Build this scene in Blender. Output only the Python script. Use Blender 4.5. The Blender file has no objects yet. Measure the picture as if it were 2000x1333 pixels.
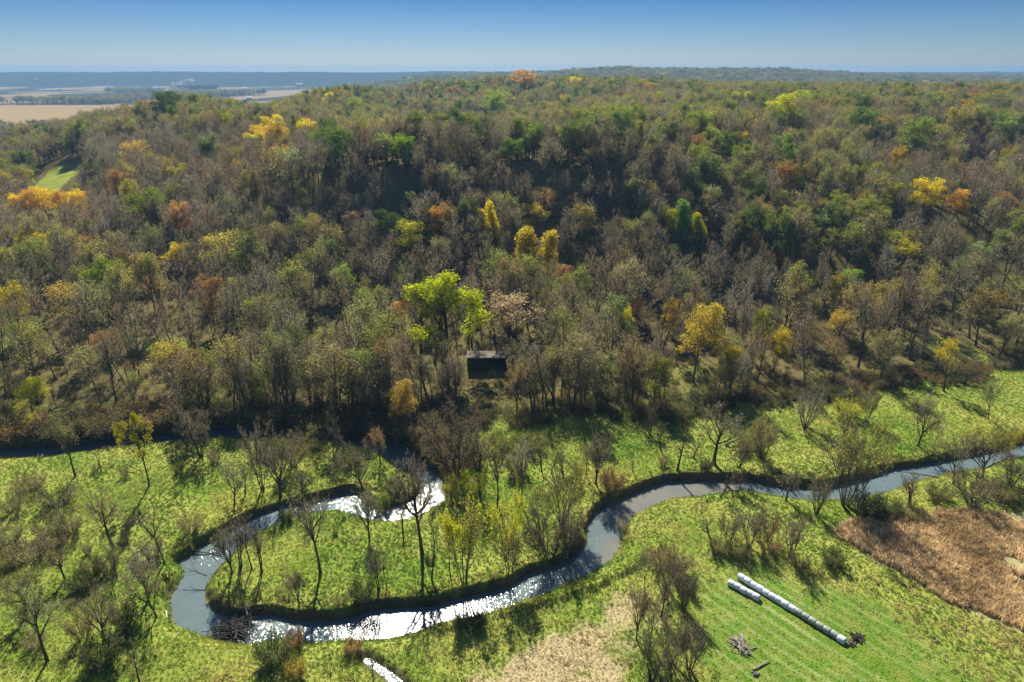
import bpy, math, random
import numpy as np
from mathutils import Vector, Matrix, Euler, Quaternion
R = math.radians
SC = bpy.context.scene
C = SC.collection
random.seed(7)
RNG = np.random.default_rng(11)

# ------------------------------------------------------------------ camera, sky, sun, exposure
CAM_H, PITCH, F = 85.0, R(21.6), 1334.0          # F: focal length in pixels of the 2000 px wide photograph
cam_d = bpy.data.cameras.new('camera'); cam = bpy.data.objects.new('camera', cam_d); C.objects.link(cam)
cam_d.lens = 24.01; cam_d.sensor_width = 36; cam_d.clip_start = 0.5; cam_d.clip_end = 60000
cam.location = (0, 0, CAM_H); cam.rotation_euler = (math.pi / 2 - PITCH, 0, 0); SC.camera = cam

SUN_AZ, SUN_EL = R(-10.9), R(43)                 # azimuth from +Y towards +X
W = bpy.data.worlds.new('World'); SC.world = W; W.use_nodes = True
nt = W.node_tree; nt.nodes.clear()
def wn(t, **k):
    n = nt.nodes.new(t)
    for a, b in k.items(): setattr(n, a, b)
    return n
sky = wn('ShaderNodeTexSky', sky_type='NISHITA', sun_disc=False, sun_elevation=SUN_EL, sun_rotation=SUN_AZ,
         altitude=300, air_density=1.0, dust_density=0.3, ozone_density=3.0)
geo = wn('ShaderNodeTexCoord'); sep = wn('ShaderNodeSeparateXYZ'); ramp = wn('ShaderNodeValToRGB')
mul = wn('ShaderNodeMix', data_type='RGBA', blend_type='MULTIPLY'); mul.inputs[0].default_value = 1
bg = wn('ShaderNodeBackground'); out = wn('ShaderNodeOutputWorld')
bg.inputs[1].default_value = 0.07
nt.links.new(geo.outputs['Generated'], sep.inputs[0]); nt.links.new(sep.outputs['Z'], ramp.inputs[0])
nt.links.new(sky.outputs[0], mul.inputs[6]); nt.links.new(ramp.outputs[0], mul.inputs[7])
nt.links.new(mul.outputs[2], bg.inputs[0]); nt.links.new(bg.outputs[0], out.inputs[0])
cr = ramp.color_ramp                              # a clear autumn sky that deepens quickly above the horizon
SKY_STOPS = [(0.0, (0.41, 0.46, 0.60)), (0.03, (0.29, 0.385, 0.56)), (0.085, (0.12, 0.25, 0.46)), (0.3, (0.20, 0.32, 0.54)), (1.0, (0.8, 0.88, 0.95))]
cr.elements[0].position = 0; cr.elements[0].color = (*SKY_STOPS[0][1], 1)
cr.elements[1].position = 1; cr.elements[1].color = (*SKY_STOPS[-1][1], 1)
for p, c in SKY_STOPS[1:-1]:
    e = cr.elements.new(p); e.color = (*c, 1)

sd = bpy.data.lights.new('sun', 'SUN'); sun = bpy.data.objects.new('sun', sd); C.objects.link(sun)
sd.energy = 5.0; sd.angle = R(0.55); sd.color = (1.0, 0.93, 0.80)
S = Vector((math.sin(SUN_AZ) * math.cos(SUN_EL), math.cos(SUN_AZ) * math.cos(SUN_EL), math.sin(SUN_EL)))
sun.rotation_euler = S.to_track_quat('Z', 'Y').to_euler()
SC.view_settings.view_transform = 'Standard'; SC.view_settings.look = 'None'
SC.view_settings.gamma = 1; SC.view_settings.use_curve_mapping = False
SC.view_settings.exposure = 1.0
SC.render.engine = 'CYCLES'
SC.cycles.max_bounces = 5; SC.cycles.diffuse_bounces = 2; SC.cycles.transmission_bounces = 3
SC.cycles.glossy_bounces = 2; SC.cycles.volume_bounces = 0; SC.cycles.transparent_max_bounces = 4
SC.cycles.use_denoising = True; SC.cycles.denoiser = 'OPENIMAGEDENOISE'; SC.cycles.denoising_input_passes = 'RGB_ALBEDO_NORMAL'; SC.cycles.denoising_prefilter = 'ACCURATE'; SC.cycles.sample_clamp_indirect = 6

# ------------------------------------------------------------------ helpers: rays of the survey picture onto the land
cp, sp = math.cos(PITCH), math.sin(PITCH)
def ray(px, py):
    x = (px - 1000) / F; y = -(py - 666.5) / F
    return x, cp + y * sp, y * cp - sp             # world x, y, z
def at(px, py, z=0.0):
    x, y, zz = ray(px, py); t = (z - CAM_H) / zz
    return np.array((x * t, y * t))
def tag(o, label=None, cat=None, group=None, kind=None):
    if label: o['label'] = label
    if cat: o['category'] = cat
    if group: o['group'] = group
    if kind: o['kind'] = kind
    return o
def smooth(a, b, x):
    t = np.clip((x - a) / (b - a), 0, 1); return t * t * (3 - 2 * t)
_lat = np.random.default_rng(3).random((256, 256))
def vnoise(x, y):
    xi = np.floor(x).astype(int); yi = np.floor(y).astype(int); fx = x - xi; fy = y - yi
    fx = fx * fx * (3 - 2 * fx); fy = fy * fy * (3 - 2 * fy)
    g = lambda a, b: _lat[a % 256, b % 256]
    return (g(xi, yi) * (1 - fx) + g(xi + 1, yi) * fx) * (1 - fy) + (g(xi, yi + 1) * (1 - fx) + g(xi + 1, yi + 1) * fx) * fy
def fbm(x, y, s, o=3):
    v = 0; a = 1; t = 0
    for i in range(o):
        v = v + a * vnoise(x / s + 17.3 * i, y / s + 5.1 * i); t += a; a *= .5; s *= .5
    return v / t * 2 - 1

# ------------------------------------------------------------------ river outline (both banks) at water level
WZ = -1.7
bankN = [(-120,884),(0,880),(75,875),(150,870),(212,862),(300,852),(412,841),(500,842),(575,843),(660,850),(707,852),(755,859),(785,867),(805,882),(822,900),(832,910),(850,925),(862,940),
 (872,960),(867,975),(850,988),(825,1002),(800,1013),(765,1017),(737,1015),(712,1010),(680,1000),(662,994),(637,997),(600,1000),(562,1010),(532,1025),(500,1042),(467,1070),(450,1083),
 (425,1108),(410,1130),(400,1145),(397,1163),(405,1183),(420,1195),(437,1203),(470,1204),(500,1203),(532,1203),(567,1212),(625,1216),(675,1211),(700,1203),(725,1194),(750,1191),(812,1188),
 (850,1185),(887,1175),(925,1164),(962,1155),(1000,1143),(1032,1122),(1075,1110),(1105,1098),(1137,1078),(1150,1058),(1147,1035),(1157,1017),(1170,1000),(1190,985),(1225,970),(1262,955),
 (1295,944),(1337,941),(1387,940),(1412,940),(1450,939),(1475,942),(1500,948),(1532,952),(1567,954),(1610,954),(1650,946),(1695,934),(1725,922),(1775,914),(1825,906),(1862,897),(1900,890),
 (1962,877),(2000,867),(2060,852),(2150,835),(2300,820)]
bankS = [(2300,838),(2150,856),(2060,874),(2000,889),(1960,897),(1925,910),(1880,918),(1837,925),(1795,935),(1750,952),(1707,966),(1640,975),(1567,975),(1500,965),(1450,956),(1400,961),
 (1355,969),(1312,971),(1287,980),(1262,990),(1237,1005),(1222,1020),(1212,1037),(1209,1055),(1207,1070),(1195,1085),(1180,1099),(1160,1110),(1130,1125),(1100,1140),(1062,1155),(1025,1168),
 (1000,1177),(950,1194),(900,1205),(857,1212),(832,1222),(795,1235),(762,1242),(712,1246),(655,1246),(620,1250),(592,1250),(560,1244),(530,1248),(500,1255),(475,1255),(425,1245),(400,1239),
 (370,1225),(345,1215),(342,1203),(338,1183),(336,1170),(345,1155),(356,1138),(363,1118),(360,1105),(352,1098),(370,1088),(385,1081),(392,1070),(412,1060),(432,1049),(455,1035),(482,1020),
 (500,1011),(530,1000),(562,990),(600,982),(640,973),(675,964),(692,964),(707,972),(725,986),(740,992),(765,989),(787,984),(812,972),(825,960),(822,947),(818,935),(803,922),(782,912),
 (764,900),(748,886),(725,874),(695,867),(650,862),(600,858),(550,856),(500,854),(412,855),(325,862),(250,871),(212,876),(150,885),(100,891),(50,894),(0,896),(-120,902)]
def poly(pts, z): return np.array([at(a, b, z) for a, b in pts])
RIV = poly(bankN + bankS, WZ)
creek = [(716,1290,.7),(730,1300,.8),(745,1310,.9),(758,1318,1.0),(768,1328,1.2),(790,1350,1.4),(830,1400,1.6)]
CRK = np.array([at(a, b, -.7) for a, b, w in creek]); CRW = np.array([c[2] for c in creek]) * .55
def segdist(x, y, P, closed=True):
    n = len(P); best = np.full(x.shape, 1e18); wh = np.zeros(x.shape, int)
    for i in range(n if closed else n - 1):
        a = P[i]; b = P[(i + 1) % n]; d = b - a; L = max(d @ d, 1e-9)
        t = np.clip(((x - a[0]) * d[0] + (y - a[1]) * d[1]) / L, 0, 1)
        q = (x - a[0] - t * d[0]) ** 2 + (y - a[1] - t * d[1]) ** 2
        m = q < best; best[m] = q[m]; wh[m] = i
    return np.sqrt(best), wh
def inside(x, y, P):
    r = np.zeros(x.shape, bool); n = len(P)
    for i in range(n):
        a = P[i]; b = P[(i + 1) % n]
        if a[1] == b[1]: continue
        m = ((a[1] > y) != (b[1] > y)) & (x < (b[0] - a[0]) * (y - a[1]) / (b[1] - a[1]) + a[0]); r ^= m
    return r
def sdist(x, y, P):
    d, w = segdist(x, y, P); return np.where(inside(x, y, P), -d, d), w
NB = len(bankN)
# cut banks: where the river eats a steep bank (index of the outline -> steepness)
def steepness(w):
    # most of the far (camera-facing) banks are cut; the near ones slope into the water
    return np.where(w < NB, 1.0, 0.35)
_steep = np.zeros(len(RIV))
for i in range(len(RIV)):
    a = RIV[i]; b = RIV[(i + 1) % len(RIV)]; d = b - a
    nx, ny = d[1], -d[0]; m = (a + b) / 2; L = math.hypot(nx, ny) + 1e-9
    p = m + np.array((nx, ny)) / L * .3
    s = 1 if inside(np.array([p[0]]), np.array([p[1]]), RIV)[0] else -1
    _steep[i] = np.clip(-(ny / L * s) * .6 + .5, 0, 1)         # 1 where the bank lies beyond the water

# ------------------------------------------------------------------ the land
HU = np.array([-900,-400,0,200,370,500,600,700,850,1000,1200,1500,1750,2000,2500,3200])
HT = [
 (165,  [0]*16),
 (200,  [1,1,1,1,1,1,1,1,1,1,1,.5,0,0,0,0]),
 (245,  [3,3,3,3,4,5,5,6,6,5,5,5,4,3,4,5]),
 (280,  [8,9,9,10,14,18,22,22,22,21,20,19,17,14,16,18]),
 (312,  [9,10,12,15,24,33,42,45,46,46,45,34,27,22,26,28]),
 (335,  [11,12,14,18,28,36,44,48,49,49,48,40,32,27,30,32]),
 (380,  [13,15,16,24,33,39,41,43,43,43,47,45,39,35,37,41]),
 (430,  [17,18,19,30,41,43,42,38,37,39,47,49,46,43,46,47]),
 (520,  [23,24,24,39,47,45,44,36,30,33,44,50,50,48,50,50]),
 (600,  [27,26,22,38,47,40,49,42,28,36,47,52,52,51,52,52]),
 (750,  [5,0,4,10,20,30,48,52,38,45,52,54,54,53,54,54]),
 (1000, [-10,-10,-10,-9,-6,-2,20,40,52,59,59,50,48,46,48,48]),
 (1400, [-10,-10,-10,-10,-10,-9,-6,4,18,44,50,42,44,42,44,44]),
 (2000, [-10]*6+[-10,-8,0,22,30,30,30,32,34,34]),
 (3000, [-10]*6+[-9,22,52,60,82,72,56,50,52,52]),
 (3600, [-10]*6+[-9,0,20,40,52,48,40,40,40,40]),
 (4500, [-10]*6+[-10,-10,-5,20,50,40,30,40,40,40]),
 (5200, [76,77,76,74,78,79,77,72,75,72,76,74,76,75,74,73]),
 (7000, [62]*16),
 (14000,[50]*16)]
HV = np.log(np.array([r[0] for r in HT], float)); HG = np.array([r[1] for r in HT], float)
def hermite(t): return t * t * (3 - 2 * t)
def land(x, y):
    """height of the land without river bed"""
    yy = np.maximum(y, 60.0); u = np.clip(x / yy * 1434 + 1000, HU[0], HU[-1]); v = np.clip(np.log(np.maximum(yy, 165)), HV[0], HV[-1])
    i = np.clip(np.searchsorted(HU, u, side='right') - 1, 0, len(HU) - 2); j = np.clip(np.searchsorted(HV, v, side='right') - 1, 0, len(HV) - 2)
    tu = (u - HU[i]) / (HU[i + 1] - HU[i]); tv = (v - HV[j]) / (HV[j + 1] - HV[j])
    tu = .5 * tu + .5 * hermite(tu); tv = .6 * tv + .4 * hermite(tv)
    h = (HG[j, i] * (1 - tu) + HG[j, i + 1] * tu) * (1 - tv) + (HG[j + 1, i] * (1 - tu) + HG[j + 1, i + 1] * tu) * tv
    hill = smooth(3, 25, h)
    h = h + hill * (fbm(x, y, 90, 3) * 4 + fbm(x, y, 38, 2) * 2.5) + smooth(1, 3, h) * fbm(x, y, 18, 2) * .5
    h = h + hill * smooth(1500, 3000, y) * fbm(x, y, 500, 3) * 8
    h = h + smooth(4600, 5200, y) * (fbm(x, y, 900, 4) * 8 + fbm(x, y, 160, 2) * 4)
    return h
BALE_A = np.array([at(1443, 1124, .6), at(1652, 1252, .6)]); BALE_B = np.array([at(1423, 1137, .6), at(1484, 1168, .6)])
LEVEE = np.array([at(*p) for p in [(860,1232),(930,1212),(1000,1195),(1060,1178),(1120,1157),(1180,1137),(1240,1106),(1290,1070)]])
REED = poly([(1625,1030),(1700,1008),(1830,1000),(2100,995),(2500,1000),(2500,1400),(2150,1290),(2000,1232),(1900,1190),(1800,1135),(1720,1095),(1660,1055)], .5)
TANP = poly([(1000,1300),(1060,1250),(1130,1205),(1180,1160),(1215,1145),(1235,1190),(1225,1260),(1240,1333),(1240,1420),(900,1420),(960,1340)], 0)
MOWN = poly([(1330,1110),(1400,1092),(1500,1085),(1600,1130),(1720,1200),(1860,1290),(2020,1420),(1480,1420),(1420,1333),(1370,1240),(1345,1170)], 0)
FEDGE = np.array([at(*p) for p in [(-500,845),(0,835),(400,832),(700,838),(950,826),(1050,822),(1200,808),(1400,800),(1550,792),(1700,764),(1850,740),(2000,714),(2300,680)]])
def forest_edge(x): return np.interp(x, FEDGE[:, 0], FEDGE[:, 1])
GFIELD = [(58,384),(74,356),(98,334),(140,318),(172,314),(168,328),(142,346),(122,364),(104,384)]          # a grassy field among the woods, seen by its picture outline
def march(px, py, off=0.0, y0=60, y1=12000):
    rx, ry, rz = ray(px, py); ys = np.exp(np.linspace(math.log(y0), math.log(y1), 2600)); t = ys / ry
    x = rx * t; z = CAM_H + rz * t; h = land(x, ys) + off
    k = np.nonzero(z <= h)[0]
    if not len(k): return None
    k = k[0]; return np.array((x[k], ys[k]))
GF = [march(a, b) for a, b in GFIELD]; GF = np.array([g for g in GF if g is not None])
def height(x, y, detail=True):
    x = np.asarray(x, float); y = np.asarray(y, float); h = land(x, y)
    near = (y < 260) & (y > 20)
    xs = x[near]; ys = y[near]; hh = h[near]
    if detail:
        d, w = sdist(xs, ys, RIV); st = _steep[w]
        dc, wc = segdist(xs, ys, CRK, False); dc = dc - np.interp(wc, range(len(CRW)), CRW)
        lump = fbm(xs, ys, 7, 2) * .22 + fbm(xs + 40, ys, 1.6, 2) * .17 + fbm(xs, ys, 30, 2) * .3
        mown = inside(xs, ys, MOWN)
        lump = np.where(mown, lump * .45, lump)
        hh = hh + lump * smooth(0, 4, d)
        slump = smooth(-.1, .5, fbm(xs + 11, ys, 13, 3)); hh = hh - slump * .9 * np.exp(-np.maximum(d, 0) / 2.6) * (d > 0)
        wid = np.where(d > 0, 1.0 + (1 - st) * 2.6 + fbm(xs, ys, 5, 2) * .5, 1)
        bank = WZ - .12 + (1.75 + st * .35) * smooth(0, 1, d / wid)
        wgt = 1 - smooth(.85, 1.5, d / wid)
        hh = np.where(d > 0, hh * (1 - wgt) + np.minimum(bank, hh + .35) * wgt, WZ - .12 + np.maximum(d, -3) * .25)
        hh = np.where(dc < 1.2, np.minimum(hh, -.85 + .75 * np.maximum(dc, 0) + np.minimum(dc, 0) * .3), hh)
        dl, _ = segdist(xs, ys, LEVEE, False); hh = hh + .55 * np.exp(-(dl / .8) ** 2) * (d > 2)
    h[near] = hh
    return h
def hz(x, y): return float(height(np.array([x]), np.array([y]))[0])

# ------------------------------------------------------------------ materials
def material(name):
    m = bpy.data.materials.new(name); m.use_nodes = True; t = m.node_tree; t.nodes.clear()
    return m, t
class N:
    def __init__(s, t): s.t = t
    def n(s, ty, ins=None, **k):
        o = s.t.nodes.new(ty)
        for a, b in k.items(): setattr(o, a, b)
        for a, b in (ins or {}).items():
            if hasattr(b, 'is_linked') or isinstance(b, bpy.types.NodeSocket): s.t.links.new(b, o.inputs[a])
            else: o.inputs[a].default_value = b
        return o
    def noise(s, scale, detail=4, rough=.55, vec=None, dist=0):
        o = s.n('ShaderNodeTexNoise', {'Scale': scale, 'Detail': detail, 'Roughness': rough, 'Distortion': dist})
        if vec is not None: s.t.links.new(vec, o.inputs['Vector'])
        return o.outputs['Fac']
    def ramp(s, fac, stops):
        o = s.n('ShaderNodeValToRGB', {'Fac': fac}); e = o.color_ramp.elements
        while len(e) > 1: e.remove(e[0])
        e[0].position = stops[0][0]; e[0].color = (*stops[0][1], 1)
        for p, c in stops[1:]:
            q = e.new(p); q.color = (*c, 1)
        return o.outputs[0]
    def mix(s, f, a, b, mode='MIX'):
        o = s.n('ShaderNodeMix', data_type='RGBA', blend_type=mode)
        for i, v in ((0, f), (6, a), (7, b)):
            if isinstance(v, bpy.types.NodeSocket): s.t.links.new(v, o.inputs[i])
            else: o.inputs[i].default_value = (*v, 1) if isinstance(v, tuple) else v
        return o.outputs[2]
    def math(s, op, a, b=0.0, clamp=False):
        o = s.n('ShaderNodeMath', operation=op, use_clamp=clamp)
        for i, v in ((0, a), (1, b)):
            if isinstance(v, bpy.types.NodeSocket): s.t.links.new(v, o.inputs[i])
            else: o.inputs[i].default_value = v
        return o.outputs[0]
    def attr(s, name, ty='GEOMETRY'):
        return s.n('ShaderNodeAttribute', attribute_name=name, attribute_type=ty)
    def out(s, sh): s.t.links.new(sh, s.n('ShaderNodeOutputMaterial').inputs[0])

def leaf_material():
    m, t = material('leaves'); n = N(t)
    tint = n.attr('tint', 'INSTANCER').outputs['Color']
    isl = n.n('ShaderNodeNewGeometry').outputs['Random Per Island']
    k = n.ramp(isl, [(0, (.5, .5, .55)), (.5, (.95, .95, .95)), (1, (1.3, 1.3, 1.1))])
    col = n.mix(1.0, tint, k, 'MULTIPLY')
    d = n.n('ShaderNodeBsdfDiffuse', {'Color': col}); tr = n.n('ShaderNodeBsdfTranslucent', {'Color': n.mix(1.0, col, (1.1, 1.15, .85), 'MULTIPLY')})
    mx = n.n('ShaderNodeMixShader', {0: .5, 1: d.outputs[0], 2: tr.outputs[0]}); n.out(mx.outputs[0]); return m
def bark_material():
    m, t = material('bark'); n = N(t)
    r = n.n('ShaderNodeObjectInfo').outputs['Random']
    base = n.ramp(r, [(0, (.08, .065, .05)), (.25, (.10, .085, .065)), (.45, (.09, .085, .055)), (.65, (.12, .10, .07)), (.8, (.10, .08, .06)), (1, (.17, .155, .13))])
    ns = n.noise(3.0, 3); base = n.mix(1.0, base, n.ramp(ns, [(.3, (.7, .7, .7)), (.7, (1.25, 1.25, 1.25))]), 'MULTIPLY')
    d = n.n('ShaderNodeBsdfDiffuse', {'Color': base}); n.out(d.outputs[0]); return m
def twig_material():
    m, t = material('twigs'); n = N(t)
    r = n.n('ShaderNodeObjectInfo').outputs['Random']
    base = n.ramp(r, [(0, (.31, .245, .155)), (.2, (.41, .335, .22)), (.4, (.37, .345, .165)), (.6, (.48, .38, .23)), (.75, (.46, .32, .18)), (.9, (.42, .40, .22)), (1, (.54, .47, .34))])
    isl = n.n('ShaderNodeNewGeometry').outputs['Random Per Island']
    base = n.mix(1.0, base, n.ramp(isl, [(0, (.6, .6, .6)), (1, (1.35, 1.35, 1.35))]), 'MULTIPLY')
    d = n.n('ShaderNodeBsdfDiffuse', {'Color': base}); tr = n.n('ShaderNodeBsdfTranslucent', {'Color': base})
    mx = n.n('ShaderNodeMixShader', {0: .5, 1: d.outputs[0], 2: tr.outputs[0]}); n.out(mx.outputs[0]); return m
def grass_material():
    m, t = material('grass_blades'); n = N(t)
    tint = n.attr('tint', 'INSTANCER').outputs['Color']
    isl = n.n('ShaderNodeNewGeometry').outputs['Random Per Island']
    col = n.mix(1.0, tint, n.ramp(isl, [(0, (.75, .78, .75)), (1, (1.25, 1.2, 1.1))]), 'MULTIPLY')
    d = n.n('ShaderNodeBsdfDiffuse', {'Color': col}); tr = n.n('ShaderNodeBsdfTranslucent', {'Color': col})
    mx = n.n('ShaderNodeMixShader', {0: .5, 1: d.outputs[0], 2: tr.outputs[0]}); n.out(mx.outputs[0]); return m
def ground_material():
    m, t = material('land'); n = N(t)
    pos = n.n('ShaderNodeNewGeometry').outputs['Position']
    za = n.attr('zone'); zb = n.attr('zone_b'); fc = n.attr('field_colour')
    sa = n.n('ShaderNodeSeparateColor', {0: za.outputs['Color']}); sb = n.n('ShaderNodeSeparateColor', {0: zb.outputs['Color']})
    forest, bank, tan = sa.outputs[0], sa.outputs[1], sa.outputs[2]
    mown, stripe, field = sb.outputs[0], sb.outputs[1], sb.outputs[2]
    big = n.noise(.045, 4, .6, pos); mid = n.noise(.35, 5, .65, pos); fine = n.noise(2.6, 4, .7, pos)
    meadow = n.ramp(big, [(.3, (.10, .18, .025)), (.45, (.19, .265, .04)), (.58, (.30, .32, .07)), (.7, (.17, .25, .035))])
    meadow = n.mix(n.ramp(mid, [(.5, (0, 0, 0)), (.68, (.6, .6, .6))]), meadow, (.32, .27, .09))
    meadow = n.mix(1.0, meadow, n.ramp(fine, [(.3, (.7, .72, .7)), (.5, (1, 1, 1)), (.72, (1.15, 1.12, 1.05))]), 'MULTIPLY')
    mw = n.mix(n.ramp(mid, [(.42, (0, 0, 0)), (.62, (.7, .7, .7))]), (.105, .20, .022), (.24, .25, .06))
    mw = n.mix(stripe, mw, (.34, .40, .18))
    mw = n.mix(1.0, mw, n.ramp(fine, [(.3, (.6, .65, .6)), (.7, (1.25, 1.2, 1.1))]), 'MULTIPLY')
    col = n.mix(mown, meadow, mw)
    tn = n.ramp(fine, [(.3, (.24, .18, .07)), (.5, (.42, .35, .19)), (.75, (.55, .48, .31))])
    col = n.mix(tan, col, tn)
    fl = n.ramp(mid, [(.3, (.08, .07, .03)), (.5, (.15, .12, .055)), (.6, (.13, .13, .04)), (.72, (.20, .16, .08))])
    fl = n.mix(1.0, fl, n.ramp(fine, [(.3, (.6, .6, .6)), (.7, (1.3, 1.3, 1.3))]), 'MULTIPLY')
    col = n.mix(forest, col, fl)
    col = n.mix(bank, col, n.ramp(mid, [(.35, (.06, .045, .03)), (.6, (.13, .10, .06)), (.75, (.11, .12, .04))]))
    col = n.mix(field, col, fc.outputs['Color'])
    b = n.n('ShaderNodeBump', {'Strength': .7, 'Distance': .35, 'Height': fine})
    d = n.n('ShaderNodeBsdfDiffuse', {'Color': col, 'Normal': b.outputs[0]}); n.out(d.outputs[0]); return m
def water_material(name='river_water', dark=1.0):
    m, t = material(name); n = N(t)
    pos = n.n('ShaderNodeNewGeometry').outputs['Position']
    rf = n.n('ShaderNodeSeparateColor', {0: n.attr('flow').outputs['Color']})
    riffle, shallow = rf.outputs[0], rf.outputs[1]; wind = rf.outputs[2]
    base = n.mix(n.noise(.25, 4, .6, pos), (.085, .125, .13), (.14, .18, .18))
    base = n.mix(n.math('MULTIPLY', shallow, n.noise(.6, 3, .6, pos)), base, (.24, .18, .12))
    base = n.mix(1.0, base, (dark, dark, dark), 'MULTIPLY')
    w1 = n.noise(1.1, 3, .55, pos, .6); w2 = n.noise(3.2, 2, .5, pos, .4)
    hgt = n.math('ADD', n.math('MULTIPLY', w1, n.math('ADD', n.math('MULTIPLY', riffle, .16), .045)), n.math('MULTIPLY', w2, n.math('ADD', n.math('MULTIPLY', riffle, .075), .009)))
    b = n.n('ShaderNodeBump', {'Strength': 1.0, 'Distance': 1.0, 'Height': hgt})
    p = n.n('ShaderNodeBsdfPrincipled', {'Base Color': base, 'Roughness': n.math('ADD', n.math('MULTIPLY', wind, .17), .07), 'IOR': 1.33, 'Normal': b.outputs[0]}); n.out(p.outputs[0]); return m
def plain(name, col, rough=.7, var=.25, scale=2.0, bump=0.0, metallic=0.0):
    m, t = material(name); n = N(t)
    oc = n.n('ShaderNodeTexCoord').outputs['Object']
    ns = n.noise(scale, 4, .6, oc)
    c = n.mix(1.0, col, n.ramp(ns, [(.3, (1 - var,) * 3), (.7, (1 + var,) * 3)]), 'MULTIPLY')
    ins = {'Base Color': c, 'Roughness': rough, 'Metallic': metallic}
    if bump: ins['Normal'] = n.n('ShaderNodeBump', {'Strength': bump, 'Distance': .05, 'Height': n.noise(scale * 4, 4, .6, oc)}).outputs[0]
    p = n.n('ShaderNodeBsdfPrincipled', ins); n.out(p.outputs[0]); return m
LEAF, BARK, TWIG, GRASS, LAND, WATER = leaf_material(), bark_material(), twig_material(), grass_material(), ground_material(), water_material()
DEADWOOD = plain('dead_wood', (.30, .26, .21), .85, .3, 1.5, .4)
DARKWOOD = plain('weathered_boards', (.045, .038, .03), .9, .4, .8, .4)
ROOFMET = plain('rusty_roof_metal', (.10, .08, .06), .8, .5, .5, .3)
WRAPW = plain('white_bale_wrap', (.60, .63, .69), .34, .10, 1.2, .35)
WRAPG = plain('grey_green_bale_wrap', (.27, .30, .25), .42, .14, 1.2, .35)
MUD = plain('wet_soil', (.07, .05, .035), .7, .4, 1.5, .5)
WALLW = plain('pale_siding', (.75, .76, .76), .6, .08, .2)
ROOFG = plain('grey_roofing', (.45, .46, .47), .6, .1, .2)

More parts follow.
